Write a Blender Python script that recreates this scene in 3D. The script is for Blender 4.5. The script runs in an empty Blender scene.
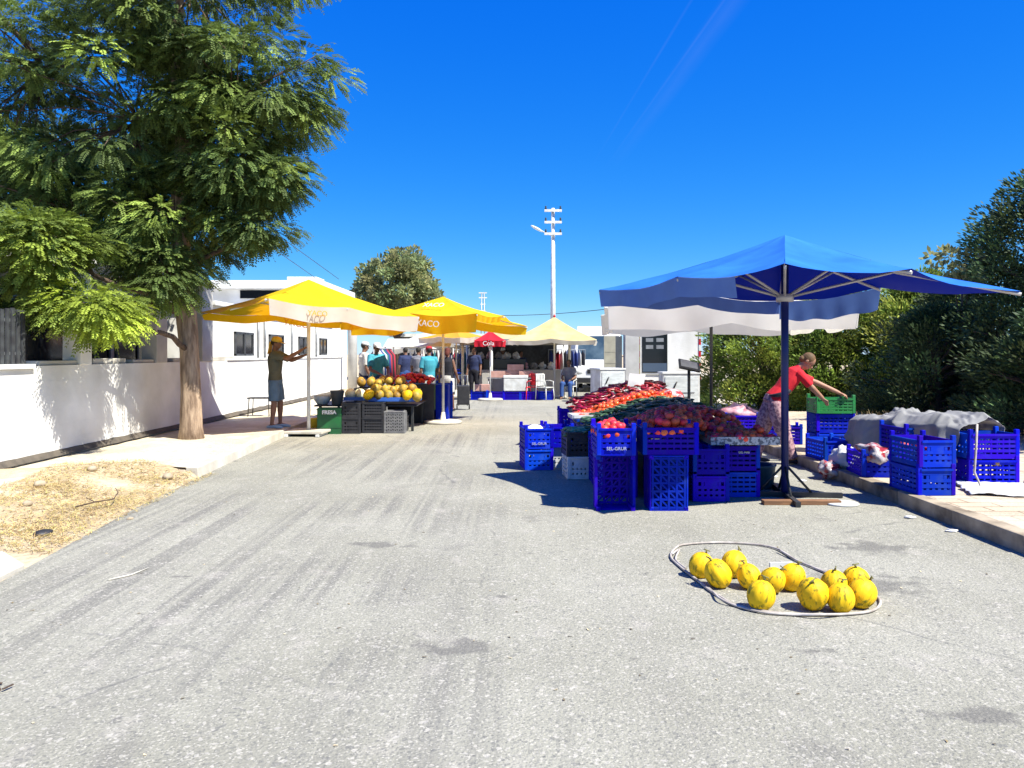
import bpy, bmesh, math, random
import numpy as np
from mathutils import Vector, Matrix, Euler, noise
R = math.radians
random.seed(7); rng = np.random.default_rng(7)
scene = bpy.context.scene
COL = scene.collection

# ------------------------------------------------------------------ camera, sky, sun, exposure
F, CX, HY, CH = 769.0, 512.0, 353.0, 1.57
cam_d = bpy.data.cameras.new("camera"); cam = bpy.data.objects.new("camera", cam_d); COL.objects.link(cam)
cam.location = (0, 0, CH); cam.rotation_euler = (R(90), 0, 0)
cam_d.sensor_width = 36; cam_d.lens = F / 1024 * 36; cam_d.shift_y = -(384 - HY) / 1024
cam_d.clip_end = 2000; cam_d.clip_start = 0.05
scene.camera = cam
SUNV = Vector((0.62, -0.42, 1.0)).normalized()
elev = math.asin(SUNV.z); azi = math.atan2(SUNV.x, SUNV.y)
world = bpy.data.worlds.new("World"); scene.world = world; world.use_nodes = True
wn = world.node_tree; wn.nodes.clear()
sky = wn.nodes.new('ShaderNodeTexSky'); sky.sky_type = 'NISHITA'; sky.sun_disc = False
sky.sun_elevation = elev; sky.sun_rotation = azi; sky.ozone_density = 3.0; sky.air_density = 0.75; sky.dust_density = 0.1
hs = wn.nodes.new('ShaderNodeHueSaturation'); hs.inputs['Saturation'].default_value = 1.38; hs.inputs['Value'].default_value = 1.0
hs.inputs['Hue'].default_value = 0.507
bg = wn.nodes.new('ShaderNodeBackground'); bg.inputs['Strength'].default_value = 0.098
wo = wn.nodes.new('ShaderNodeOutputWorld')
wn.links.new(sky.outputs[0], hs.inputs['Color'])
sx = wn.nodes.new('ShaderNodeSeparateColor'); cx_n = wn.nodes.new('ShaderNodeCombineColor'); wn.links.new(hs.outputs[0], sx.inputs[0])
for i_, (mul_, pw_) in enumerate(((.37, 1.12), (.96, .76), (3.35, .25))):      # deep saturated Aegean blue
    pn = wn.nodes.new('ShaderNodeMath'); pn.operation = 'POWER'; pn.inputs[1].default_value = pw_; mn = wn.nodes.new('ShaderNodeMath'); mn.operation = 'MULTIPLY'; mn.inputs[1].default_value = mul_
    wn.links.new(sx.outputs[i_], pn.inputs[0]); wn.links.new(pn.outputs[0], mn.inputs[0]); wn.links.new(mn.outputs[0], cx_n.inputs[i_])
def wm(op, a, b=None, clamp=False):
    n_ = wn.nodes.new('ShaderNodeMath'); n_.operation = op; n_.use_clamp = clamp
    for i_, q_ in enumerate((a, b)):
        if q_ is None: continue
        if isinstance(q_, (int, float)): n_.inputs[i_].default_value = q_
        else: wn.links.new(q_, n_.inputs[i_])
    return n_.outputs[0]
wtc = wn.nodes.new('ShaderNodeTexCoord'); wsx = wn.nodes.new('ShaderNodeSeparateXYZ'); wn.links.new(wtc.outputs['Generated'], wsx.inputs[0])
zc_ = wm('MAXIMUM', wsx.outputs[2], .02); px_ = wm('DIVIDE', wsx.outputs[0], zc_); py_ = wm('DIVIDE', wsx.outputs[1], zc_)
wcm = wn.nodes.new('ShaderNodeCombineXYZ'); wn.links.new(px_, wcm.inputs[0]); wn.links.new(wm('MULTIPLY', py_, .25), wcm.inputs[1])
wno = wn.nodes.new('ShaderNodeTexNoise'); wno.inputs['Scale'].default_value = 9; wno.inputs['Detail'].default_value = 4; wn.links.new(wcm.outputs[0], wno.inputs['Vector'])
tot = None
for (cx0, sl, wd, am) in ((.60, -.042, .007, .45), (.71, -.05, .007, .5), (.73, -.045, .05, .5)):
    ln_ = wm('ABSOLUTE', wm('SUBTRACT', px_, wm('ADD', wm('MULTIPLY', py_, sl), cx0)))
    bnd = wm('MULTIPLY', wm('SUBTRACT', 1.0, wm('DIVIDE', ln_, wd), True), am); tot = bnd if tot is None else wm('ADD', tot, bnd)
alo = wm('MULTIPLY', wm('MULTIPLY', wm('SUBTRACT', py_, 1.2), 1.5, True), wm('MULTIPLY', wm('SUBTRACT', 4.2, py_), .7, True))
fac = wm('MULTIPLY', wm('MULTIPLY', tot, alo), wm('MULTIPLY', wno.outputs[0], .13))
cmx = wn.nodes.new('ShaderNodeMix'); cmx.data_type = 'RGBA'; wn.links.new(fac, cmx.inputs[0]); wn.links.new(cx_n.outputs[0], cmx.inputs[6]); cmx.inputs[7].default_value = (2.4, 2.9, 5.2, 1)
wn.links.new(cmx.outputs[2], bg.inputs[0]); wn.links.new(bg.outputs[0], wo.inputs[0])
sd = bpy.data.lights.new("sun", 'SUN'); sd.energy = 5.0; sd.angle = R(0.5); sd.color = (1.0, 0.965, 0.84)
sun = bpy.data.objects.new("sun", sd); COL.objects.link(sun)
sun.rotation_euler = (-SUNV).to_track_quat('-Z', 'Y').to_euler(); sun.location = SUNV * 60
vs = scene.view_settings
vs.view_transform = 'Standard'; vs.look = 'None'; vs.exposure = 1.05; vs.gamma = 1.0; vs.use_curve_mapping = False

def at(px, py, D): return Vector(((px - CX) / F * D, D, CH - (py - HY) / F * D))

# ------------------------------------------------------------------ materials
MATS = {}
def mat(name, c, rough=0.7, c2=None, scale=6.0, detail=4.0, bump=0.0, bscale=None, spec=0.4, metal=0.0, trans=0.0, vary=0.0, stretch=None, coat=0.0, emis=0.0, tcol=None, tint=False, lo=0.35, hi=0.65):
    if name in MATS: return MATS[name]
    m = bpy.data.materials.new(name); MATS[name] = m; m.use_nodes = True
    nt = m.node_tree; N = nt.nodes; L = nt.links
    b = N['Principled BSDF']; out = N['Material Output']
    b.inputs['Base Color'].default_value = (*c, 1); b.inputs['Roughness'].default_value = rough
    b.inputs['Specular IOR Level'].default_value = spec; b.inputs['Metallic'].default_value = metal
    if coat: b.inputs['Coat Weight'].default_value = coat
    tc = N.new('ShaderNodeTexCoord'); src = tc.outputs['Object']
    if stretch:
        mp = N.new('ShaderNodeMapping'); mp.inputs['Scale'].default_value = stretch; L.new(src, mp.inputs[0]); src = mp.outputs[0]
    colout = None
    if c2 is not None:
        n = N.new('ShaderNodeTexNoise'); n.inputs['Scale'].default_value = scale; n.inputs['Detail'].default_value = detail; L.new(src, n.inputs['Vector'])
        r = N.new('ShaderNodeMapRange'); r.inputs[1].default_value = lo; r.inputs[2].default_value = hi; L.new(n.outputs[0], r.inputs[0])
        mx = N.new('ShaderNodeMix'); mx.data_type = 'RGBA'; L.new(r.outputs[0], mx.inputs[0])
        mx.inputs[6].default_value = (*c, 1); mx.inputs[7].default_value = (*c2, 1); colout = mx.outputs[2]
    if tint:
        a = N.new('ShaderNodeAttribute'); a.attribute_name = 'tint'
        mm = N.new('ShaderNodeMix'); mm.data_type = 'RGBA'; mm.blend_type = 'MULTIPLY'; mm.inputs[0].default_value = 1
        if colout: L.new(colout, mm.inputs[6])
        else: mm.inputs[6].default_value = (*c, 1)
        L.new(a.outputs['Color'], mm.inputs[7]); colout = mm.outputs[2]
    if vary:
        oi = N.new('ShaderNodeObjectInfo'); h = N.new('ShaderNodeHueSaturation')
        r2 = N.new('ShaderNodeMapRange'); r2.inputs[3].default_value = 1 - vary; r2.inputs[4].default_value = 1 + vary; L.new(oi.outputs['Random'], r2.inputs[0])
        L.new(r2.outputs[0], h.inputs['Value'])
        r3 = N.new('ShaderNodeMapRange'); r3.inputs[3].default_value = 0.5 - vary * .05; r3.inputs[4].default_value = 0.5 + vary * .05
        wnn = N.new('ShaderNodeTexWhiteNoise'); wnn.noise_dimensions = '1D'; L.new(oi.outputs['Random'], wnn.inputs['W']); L.new(wnn.outputs[0], r3.inputs[0]); L.new(r3.outputs[0], h.inputs['Hue'])
        if colout: L.new(colout, h.inputs['Color'])
        else: h.inputs['Color'].default_value = (*c, 1)
        colout = h.outputs[0]
    if colout: L.new(colout, b.inputs['Base Color'])
    if bump:
        n2 = N.new('ShaderNodeTexNoise'); n2.inputs['Scale'].default_value = bscale or scale * 3; n2.inputs['Detail'].default_value = 6; L.new(src, n2.inputs['Vector'])
        bp = N.new('ShaderNodeBump'); bp.inputs['Strength'].default_value = 0.6; bp.inputs['Distance'].default_value = bump; L.new(n2.outputs[0], bp.inputs['Height']); L.new(bp.outputs[0], b.inputs['Normal'])
    if emis:
        b.inputs['Emission Color'].default_value = (*c, 1); b.inputs['Emission Strength'].default_value = emis
    if trans:
        t = N.new('ShaderNodeBsdfTranslucent'); t.inputs[0].default_value = (*(tcol or c), 1)
        if colout and not tcol: L.new(colout, t.inputs[0])
        ms = N.new('ShaderNodeMixShader'); ms.inputs[0].default_value = trans
        L.new(b.outputs[0], ms.inputs[1]); L.new(t.outputs[0], ms.inputs[2]); L.new(ms.outputs[0], out.inputs[0])
    return m

M = dict(
 blue=mat('blue_plastic', (0.001, 0.013, 0.42), 0.6, (0.02, 0.045, 0.34), 9, bump=.0008, vary=.3, spec=.1, lo=.5, hi=.8),
 green=mat('green_plastic', (0.012, 0.20, 0.04), 0.45, (0.02, .15, .04), 9, vary=.1),
 black=mat('black_plastic', (0.018, 0.018, 0.022), 0.5, (0.03, .03, .035), 9),
 white=mat('white_plastic', (0.62, 0.63, 0.62), 0.5, (0.45, .45, .43), 5, vary=.08),
 wallw=mat('white_render', (0.80, 0.79, 0.77), 0.9, (0.60, .585, .55), 1.1, detail=9, bump=.010, bscale=9),
 wallg=mat('grey_render', (0.5, 0.49, 0.47), 0.9, (0.38, .37, .35), 2, bump=.004, bscale=30),
 trim=mat('white_trim', (0.78, 0.78, 0.76), 0.6, (0.6, .6, .58), 3),
 glass=mat('dark_glass', (0.008, 0.01, 0.014), 0.12, spec=.35),
 shutter=mat('dark_shutter', (0.06, 0.065, 0.07), 0.6, (0.03, .03, .035), 8),
 metal=mat('grey_metal', (0.33, 0.34, 0.35), 0.45, (0.24, .24, .25), 8, metal=.5),
 dmetal=mat('dark_metal', (0.03, 0.032, 0.035), 0.5, (.05, .05, .05), 8, metal=.3),
 wmetal=mat('white_metal', (0.7, 0.71, 0.7), 0.45, (0.55, .55, .53), 6),
 navy=mat('navy_pole_paint', (0.008, 0.015, 0.13), 0.4, (.012, .02, .1), 8),
 alu=mat('rib_metal', (0.42, 0.42, 0.43), 0.45, metal=.3),
 yel=mat('yellow_canvas', (0.86, 0.68, 0.006), 0.8, (.80, .60, .005), 2.5, trans=.46, tcol=(.95, .42, .01), bump=.004, bscale=5),
 whc=mat('white_canvas', (0.80, 0.79, 0.75), 0.85, (.68, .67, .63), 2.5, trans=.48, tcol=(.85, .8, .7), bump=.004, bscale=5),
 crm=mat('cream_canvas', (0.68, 0.56, 0.30), 0.85, (.60, .48, .22), 2.5, trans=.3, bump=.004, bscale=5),
 orc=mat('orange_print', (0.75, 0.36, 0.03), 0.85, trans=.3),
 blc=mat('blue_canvas', (0.03, 0.17, 0.60), 0.75, (.022, .13, .5), 2.5, spec=.08, trans=.06, tcol=(.002, .02, .45), bump=.004, bscale=5),
 gvc=mat('faded_blue_valance', (0.13, 0.24, 0.56), 0.85, (.10, .19, .48), 2.5, trans=.3, bump=.006, bscale=6),
 redc=mat('red_canvas', (0.6, 0.01, 0.03), 0.8, trans=.2),
 tarp=mat('grey_tarp', (0.26, 0.255, 0.25), 0.7, (.17, .17, .17), 3.5, bump=.006, bscale=12),
 cloth=mat('pale_cloth', (0.7, 0.7, 0.7), 0.85, (.55, .55, .56), 3.5, bump=.006, bscale=12),
 wood=mat('weathered_wood', (0.26, 0.13, 0.06), 0.8, (.14, .07, .035), 4, stretch=(1, 8, 8), bump=.003),
 card=mat('cardboard', (0.42, 0.27, 0.18), 0.9, (.34, .21, .14), 5),
 pcard=mat('printed_card', (0.5, 0.5, 0.5), 0.8, (.12, .13, .15), 30, lo=.48, hi=.56),
 concrete=mat('pale_concrete', (0.55, 0.52, 0.46), 0.95, (.40, .37, .31), 2.2, bump=.008, bscale=22),
 bark=mat('tree_bark', (0.42, 0.31, 0.22), 0.95, (.17, .115, .08), 5, stretch=(3, 3, .6), bump=.03, bscale=14),
 dbark=mat('dark_bark', (0.12, 0.08, 0.055), 0.95, (.06, .04, .03), 5, stretch=(3, 3, .6), bump=.02),
 rope=mat('white_hose', (0.50, 0.46, 0.42), 0.7, (.28, .24, .21), 10),
 stem=mat('dry_stem', (0.16, 0.15, 0.05), 0.8),
 tomato=mat('tomato_skin', (0.68, 0.045, 0.008), 0.3, (.72, .12, .012), 8, vary=.25, spec=.5),
 rfruit=mat('red_fruit_skin', (0.72, 0.02, 0.012), 0.5, (.72, .07, .04), 10, vary=.35, spec=.5),
 pepper=mat('red_pepper_skin', (0.20, 0.006, 0.018), 0.3, (.30, .01, .02), 6, vary=.3),
 cuke=mat('cucumber_skin', (0.03, 0.075, 0.03), 0.45, (.015, .04, .02), 10, vary=.35),
 omelon=mat('olive_melon_skin', (0.46, 0.28, 0.03), 0.55, (.16, .11, .025), 11, vary=.25, bump=.003),
 wmelon=mat('pale_melon_skin', (0.70, 0.70, 0.45), 0.5, (.6, .6, .4), 8, vary=.1),
 teal=mat('teal_tub_plastic', (0.04, 0.09, 0.11), 0.5, (.025, .06, .08), 5),
 ygr=mat('yellow_plastic', (0.6, 0.45, 0.03), 0.5),
 bag=mat('plastic_bag', (0.50, 0.46, 0.48), 0.25, (.35, .03, .04), 9, trans=.15, bump=.02, bscale=14, lo=.44, hi=.56),
 pbag=mat('pink_bag', (0.62, 0.38, 0.42), 0.4, (.35, .12, .16), 8, trans=.1, bump=.02, bscale=14),
 redp=mat('red_plastic', (0.5, 0.01, 0.025), 0.4),
 carw=mat('white_car_paint', (0.78, 0.79, 0.79), 0.25, (.7, .7, .7), 2, coat=.5),
 tyre=mat('tyre_rubber', (0.02, 0.02, 0.02), 0.85),
 beige=mat('beige_board', (0.40, 0.38, 0.29), 0.8, (.3, .28, .22), 3),
 txtw=mat('white_ink', (0.75, 0.75, 0.72), 0.8), txtg=mat('faded_ink', (0.40, 0.42, 0.55), 0.8), txto=mat('orange_ink', (0.72, 0.33, 0.03), 0.8), txtd=mat('dark_ink', (0.05, 0.05, 0.06), 0.8),
 stone=mat('field_stone', (0.40, 0.33, 0.24), 0.95, (.28, .22, .15), 6, bump=.01),
 straw=mat('straw', (0.50, 0.38, 0.19), 0.9, tint=True),
 eye=mat('eye', (0.01, 0.01, 0.01), 0.3),
 lamp=mat('lamp_glass', (0.7, 0.72, 0.72), 0.3),
)
def shade_underside(m, under):
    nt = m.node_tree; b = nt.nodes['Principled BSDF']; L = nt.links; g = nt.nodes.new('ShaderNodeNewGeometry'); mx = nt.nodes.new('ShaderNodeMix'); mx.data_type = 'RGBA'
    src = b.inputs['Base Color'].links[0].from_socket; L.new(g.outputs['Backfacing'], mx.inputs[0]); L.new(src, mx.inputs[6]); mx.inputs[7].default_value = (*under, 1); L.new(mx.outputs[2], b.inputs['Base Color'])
# ------------------------------------------------------------------ mesh helpers
def xf(loc=(0, 0, 0), rot=(0, 0, 0), sc=(1, 1, 1)):
    return Matrix.LocRotScale(Vector(loc), Euler(rot), Vector(sc))
class MB:
    def __init__(s): s.v = []; s.f = []; s.m = []; s.sm = []
    def add(s, vs, fs, mi=0, smooth=False, T=None):
        o = len(s.v)
        for p in vs:
            p = Vector(p); s.v.append(T @ p if T else p)
        for f in fs: s.f.append([o + i for i in f]); s.m.append(mi); s.sm.append(smooth)
        return s
    def box(s, x0, x1, y0, y1, z0, z1, mi=0, T=None):
        return s.add([(x0, y0, z0), (x1, y0, z0), (x1, y1, z0), (x0, y1, z0), (x0, y0, z1), (x1, y0, z1), (x1, y1, z1), (x0, y1, z1)],
                     [(0, 3, 2, 1), (4, 5, 6, 7), (0, 1, 5, 4), (1, 2, 6, 5), (2, 3, 7, 6), (3, 0, 4, 7)], mi, False, T)
    def cb(s, c, d, mi=0, rot=(0, 0, 0)):
        return s.box(-d[0] / 2, d[0] / 2, -d[1] / 2, d[1] / 2, -d[2] / 2, d[2] / 2, mi, xf(c, rot))
    def tube(s, pts, rad, n=8, mi=0, smooth=True, ell=1.0, closed=False, round_caps=False):
        pts = [Vector(p) for p in pts]
        if not hasattr(rad, '__len__'): rad = [rad] * len(pts)
        rad = list(rad)
        if round_caps and not closed:
            a, b = pts[0], pts[1]; d = (a - b).normalized(); r = rad[0]
            pre = [(a + d * r * .95, r * .3), (a + d * r * .7, r * .71)]
            a2, b2 = pts[-1], pts[-2]; d2 = (a2 - b2).normalized(); r2 = rad[-1]
            post = [(a2 + d2 * r2 * .7, r2 * .71), (a2 + d2 * r2 * .95, r2 * .3)]
            pts = [p for p, _ in pre] + pts + [p for p, _ in post]; rad = [q for _, q in pre] + rad + [q for _, q in post]
        o = len(s.v); up = None; k = len(pts)
        for i, p in enumerate(pts):
            if closed: t = pts[(i + 1) % k] - pts[i - 1]
            else: t = pts[min(i + 1, k - 1)] - pts[max(i - 1, 0)]
            t.normalize()
            if up is None:
                up = Vector((0, 0, 1)) if abs(t.z) < .9 else Vector((0, 1, 0))
            side = t.cross(up).normalized(); up = side.cross(t).normalized()
            for j in range(n):
                a = 2 * math.pi * j / n
                s.v.append(p + (side * math.cos(a) + up * math.sin(a) * ell) * rad[i])
        rr = k if closed else k - 1
        for i in range(rr):
            i2 = (i + 1) % k
            for j in range(n):
                j2 = (j + 1) % n
                s.f.append([o + i * n + j, o + i * n + j2, o + i2 * n + j2, o + i2 * n + j]); s.m.append(mi); s.sm.append(smooth)
        if not closed:
            s.f.append([o + j for j in reversed(range(n))]); s.m.append(mi); s.sm.append(False)
            s.f.append([o + (k - 1) * n + j for j in range(n)]); s.m.append(mi); s.sm.append(False)
        return s
    def lathe(s, prof, n=16, mi=0, T=None, smooth=True, fn=None):
        vs = []; fs = []
        for (r, z) in prof:
            for j in range(n):
                a = 2 * math.pi * j / n; q = r * (fn(a, z) if fn else 1)
                vs.append((q * math.cos(a), q * math.sin(a), z))
        for i in range(len(prof) - 1):
            for j in range(n):
                j2 = (j + 1) % n; fs.append((i * n + j, i * n + j2, (i + 1) * n + j2, (i + 1) * n + j))
        fs.append(tuple(reversed(range(n)))); fs.append(tuple((len(prof) - 1) * n + j for j in range(n)))
        return s.add(vs, fs, mi, smooth, T)
    def ell(s, c, r, n=14, mi=0, rot=(0, 0, 0), fn=None):
        m = max(6, n // 2 + 2)
        prof = [(max(.02, math.sin(math.pi * i / m)), -math.cos(math.pi * i / m)) for i in range(m + 1)]
        return s.lathe(prof, n, mi, xf(c, rot, r), True, fn)
    def build(s, name, mats, parent=None, bevel=0, loc=None, rz=0):
        me = bpy.data.meshes.new(name); me.from_pydata([tuple(v) for v in s.v], [], s.f)
        if not isinstance(mats, (list, tuple)): mats = [mats]
        for m in mats: me.materials.append(m)
        me.polygons.foreach_set('material_index', s.m); me.polygons.foreach_set('use_smooth', s.sm)
        me.update()
        o = bpy.data.objects.new(name, me); COL.objects.link(o)
        if parent: o.parent = parent
        if loc is not None: o.location = loc
        o.rotation_euler.z = rz
        if bevel:
            b = o.modifiers.new('bevel', 'BEVEL'); b.width = bevel; b.segments = 2; b.limit_method = 'ANGLE'
        return o
def tag(o, label=None, cat=None, group=None, kind=None):
    if label: o['label'] = label
    if cat: o['category'] = cat
    if group: o['group'] = group
    if kind: o['kind'] = kind
    return o
def thing(name, label, cat, loc=(0, 0, 0), rz=0, group=None):
    o = bpy.data.objects.new(name, None); COL.objects.link(o); o.location = loc; o.rotation_euler = (0, 0, rz)
    o.empty_display_size = .1
    return tag(o, label, cat, group)
KIDS = {}
def copy_tree(o, parent=None):
    c = o.copy(); COL.objects.link(c)
    if parent: c.parent = parent
    for ch in [k for k in o.children]: copy_tree(ch, c)
    return c
def dup(o, loc, rz=0, label=None, group=None, rot=None, sc=None):
    c = copy_tree(o); c.location = loc; c.rotation_euler = rot if rot else (0, 0, rz)
    if sc: c.scale = sc if hasattr(sc, '__len__') else (sc,) * 3
    if label: c['label'] = label
    if group: c['group'] = group
    return c
def struct(o): o['kind'] = 'structure'; return o
def np_mesh(name, V, nper, mats, parent=None, tint=None, matidx=None, smooth=False):
    V = np.asarray(V, dtype=np.float32).reshape(-1, 3); nf = len(V) // nper
    me = bpy.data.meshes.new(name); me.vertices.add(len(V)); me.vertices.foreach_set('co', V.ravel())
    me.loops.add(len(V)); me.loops.foreach_set('vertex_index', np.arange(len(V), dtype=np.int32))
    me.polygons.add(nf); me.polygons.foreach_set('loop_start', np.arange(nf, dtype=np.int32) * nper)
    me.polygons.foreach_set('loop_total', np.full(nf, nper, dtype=np.int32))
    for m in (mats if isinstance(mats, (list, tuple)) else [mats]): me.materials.append(m)
    if tint is not None:
        a = me.color_attributes.new('tint', 'FLOAT_COLOR', 'CORNER')
        c = np.repeat(np.concatenate([tint, np.ones((nf, 1))], 1), nper, axis=0).astype(np.float32); a.data.foreach_set('color', c.ravel())
    me.update(calc_edges=True)
    o = bpy.data.objects.new(name, me); COL.objects.link(o)
    if parent: o.parent = parent
    return o
def text_part(s, size, m, parent, origin, xdir, up, name='lettering', depth=.003, weight=0.0):
    cu = bpy.data.curves.new('txt', 'FONT'); cu.body = s; cu.size = size; cu.extrude = depth; cu.align_x = 'CENTER'; cu.align_y = 'CENTER'; cu.offset = weight
    t = bpy.data.objects.new('txt', cu); COL.objects.link(t)
    bpy.context.view_layer.update()
    me = bpy.data.meshes.new_from_object(t.evaluated_get(bpy.context.evaluated_depsgraph_get())); bpy.data.objects.remove(t); bpy.data.curves.remove(cu)
    me.materials.clear(); me.materials.append(m); me.name = name
    x = Vector(xdir).normalized(); u = Vector(up); z = x.cross(u).normalized(); y = z.cross(x)
    mt = Matrix(((x.x, y.x, z.x, 0), (x.y, y.y, z.y, 0), (x.z, y.z, z.z, 0), (0, 0, 0, 1)))
    me.transform(Matrix.Translation(Vector(origin)) @ mt)
    o = bpy.data.objects.new(name, me); COL.objects.link(o); o.parent = parent
    return o

# ------------------------------------------------------------------ ground
def ground_material(name, kind):
    m = bpy.data.materials.new(name); m.use_nodes = True; nt = m.node_tree; N = nt.nodes; L = nt.links
    b = N['Principled BSDF']; b.inputs['Roughness'].default_value = .95; b.inputs['Specular IOR Level'].default_value = .15
    tc = N.new('ShaderNodeTexCoord'); P = tc.outputs['Object']
    def noise_(sc, det=4, stretch=None, rough=.5, rotz=0, dist=0):
        v = P
        if stretch:
            mp = N.new('ShaderNodeMapping'); mp.inputs['Scale'].default_value = stretch; mp.inputs['Rotation'].default_value = (0, 0, rotz); L.new(P, mp.inputs[0]); v = mp.outputs[0]
        n = N.new('ShaderNodeTexNoise'); n.inputs['Scale'].default_value = sc; n.inputs['Detail'].default_value = det; n.inputs['Roughness'].default_value = rough; n.inputs['Distortion'].default_value = dist
        L.new(v, n.inputs['Vector']); return n.outputs[0]
    def rmp(x, a, b_, c=0, d=1):
        r = N.new('ShaderNodeMapRange'); r.inputs[1].default_value = a; r.inputs[2].default_value = b_; r.inputs[3].default_value = c; r.inputs[4].default_value = d; L.new(x, r.inputs[0]); return r.outputs[0]
    def mix(f, a, c, bt='MIX'):
        x = N.new('ShaderNodeMix'); x.data_type = 'RGBA'; x.blend_type = bt
        if isinstance(f, float): x.inputs[0].default_value = f
        else: L.new(f, x.inputs[0])
        for i, q in ((6, a), (7, c)):
            if isinstance(q, tuple): x.inputs[i].default_value = (*q, 1)
            else: L.new(q, x.inputs[i])
        return x.outputs[2]
    if kind == 'asphalt':
        c = mix(rmp(noise_(.55, 5), .35, .65), (.244, .236, .192), (.306, .297, .248))
        c = mix(rmp(noise_(1.0, 5, (2.2, .11, 1), .6, R(-6)), .50, .68, 0, .25), c, (.165, .157, .146))       # long tyre streaks
        c = mix(rmp(noise_(1.0, 5, (5.5, .2, 1), .6, R(-6)), .55, .72, 0, .2), c, (.17, .162, .150))
        xm = N.new('ShaderNodeSeparateXYZ'); L.new(P, xm.inputs[0])
        left = rmp(xm.outputs[0], -.9, .3, 1, .12)
        for (sc1, lo1, st1) in ((7.0, .48, .62), (15.0, .50, .5)):
            f1 = rmp(noise_(1.0, 3, (sc1, .06, 1), .5, R(-2.5)), lo1, lo1 + .12); f2 = rmp(noise_(.5, 4), .40, .60)
            q1 = N.new('ShaderNodeMath'); q1.operation = 'MULTIPLY'; L.new(f1, q1.inputs[0]); L.new(f2, q1.inputs[1])
            q2 = N.new('ShaderNodeMath'); q2.operation = 'MULTIPLY'; L.new(q1.outputs[0], q2.inputs[0]); L.new(left, q2.inputs[1])
            q3 = N.new('ShaderNodeMath'); q3.operation = 'MULTIPLY'; L.new(q2.outputs[0], q3.inputs[0]); q3.inputs[1].default_value = st1
            c = mix(q3.outputs[0], c, (.135, .130, .122))
        c = mix(rmp(noise_(1.1, 5, dist=.6), .63, .72, 0, .55), c, (.15, .142, .13))        # patches
        c = mix(rmp(noise_(2.6, 4, dist=.3), .70, .74, 0, .75), c, (.10, .098, .095))        # oil spots
        c = mix(rmp(noise_(3.2, 3), .60, .72, 0, .4), c, (.40, .37, .33))        # dust
        vo = N.new('ShaderNodeTexVoronoi'); vo.inputs['Scale'].default_value = 120; L.new(P, vo.inputs['Vector'])
        sp = N.new('ShaderNodeSeparateColor'); L.new(vo.outputs['Color'], sp.inputs[0])
        c = mix(rmp(sp.outputs[0], .80, .92, 0, .45), c, (.50, .47, .41))
        c = mix(rmp(sp.outputs[1], .82, .95, 0, .5), c, (.12, .12, .11))
        vo2 = N.new('ShaderNodeTexVoronoi'); vo2.inputs['Scale'].default_value = 55; L.new(P, vo2.inputs['Vector'])
        sp2 = N.new('ShaderNodeSeparateColor'); L.new(vo2.outputs['Color'], sp2.inputs[0])
        c = mix(rmp(sp2.outputs[0], .93, .97, 0, .5), c, (.13, .13, .125))
        c = mix(rmp(sp2.outputs[1], .94, .98, 0, .5), c, (.48, .45, .40))
        # stains at their own places on the road
        for (sx_, sy_, sr_, se_) in ((-.25, 4.1, .22, .45), (1.6, 4.05, .08, .5), (2.05, 3.3, .16, .5), (.62, 3.95, .05, .6), (-.05, 4.95, .10, .5), (2.9, 6.2, .3, .6), (-2.3, 5.4, .09, .3), (2.25, 5.2, .5, .5), (-2.9, 3.8, .07, .5), (.9, 2.6, .08, .6), (-1.1, 6.3, .25, .35)):
            mpn = N.new('ShaderNodeMapping'); mpn.vector_type = 'POINT'; mpn.inputs['Location'].default_value = (-sx_ / sr_, -sy_ / (sr_ * se_), 0); mpn.inputs['Scale'].default_value = (1 / sr_, 1 / (sr_ * se_), 0); L.new(P, mpn.inputs[0])
            ln = N.new('ShaderNodeVectorMath'); ln.operation = 'LENGTH'; L.new(mpn.outputs[0], ln.inputs[0])
            ad = N.new('ShaderNodeMath'); ad.operation = 'ADD'; L.new(ln.outputs['Value'], ad.inputs[0]); L.new(rmp(noise_(7, 5), .3, .7, -.8, .8), ad.inputs[1])
            c = mix(rmp(ad.outputs[0], .5, 1.2, .6, 0), c, (.11, .105, .10))
        # cracks
        vc = N.new('ShaderNodeTexVoronoi'); vc.feature = 'DISTANCE_TO_EDGE'; vc.inputs['Scale'].default_value = .42
        dm = N.new('ShaderNodeMix'); dm.data_type = 'VECTOR'; dm.inputs[0].default_value = .12
        nn = N.new('ShaderNodeTexNoise'); nn.inputs['Scale'].default_value = 3; L.new(P, nn.inputs['Vector']); L.new(P, dm.inputs[4]); L.new(nn.outputs['Color'], dm.inputs[5]); L.new(dm.outputs[1], vc.inputs['Vector'])
        crack = rmp(vc.outputs['Distance'], .0, .006, 1, 0)
        ml = N.new('ShaderNodeMath'); ml.operation = 'MULTIPLY'; L.new(crack, ml.inputs[0]); L.new(rmp(noise_(.7, 3), .52, .6), ml.inputs[1])
        m2 = N.new('ShaderNodeMath'); m2.operation = 'MULTIPLY'; m2.inputs[1].default_value = .55; L.new(ml.outputs[0], m2.inputs[0])
        c = mix(m2.outputs[0], c, (.10, .10, .10))
        bs, bd = 60, .012
    elif kind == 'soil':
        c = mix(rmp(noise_(1.3, 6), .35, .65), (.52, .43, .30), (.42, .33, .21))
        c = mix(rmp(noise_(6, 6), .5, .7, 0, .6), c, (.36, .27, .15))
        c = mix(rmp(noise_(.8, 4), .56, .66, 0, .8), c, (.62, .55, .42))
        bs, bd = 14, .05
    elif kind == 'pale':
        c = mix(rmp(noise_(.9, 6), .35, .65), (.60, .53, .42), (.47, .41, .31))
        c = mix(rmp(noise_(9, 5), .55, .7, 0, .6), c, (.36, .29, .19))
        c = mix(rmp(noise_(2.2, 5), .58, .66, 0, .7), c, (.68, .63, .54))
        bs, bd = 25, .02
    elif kind == 'paving':
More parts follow.
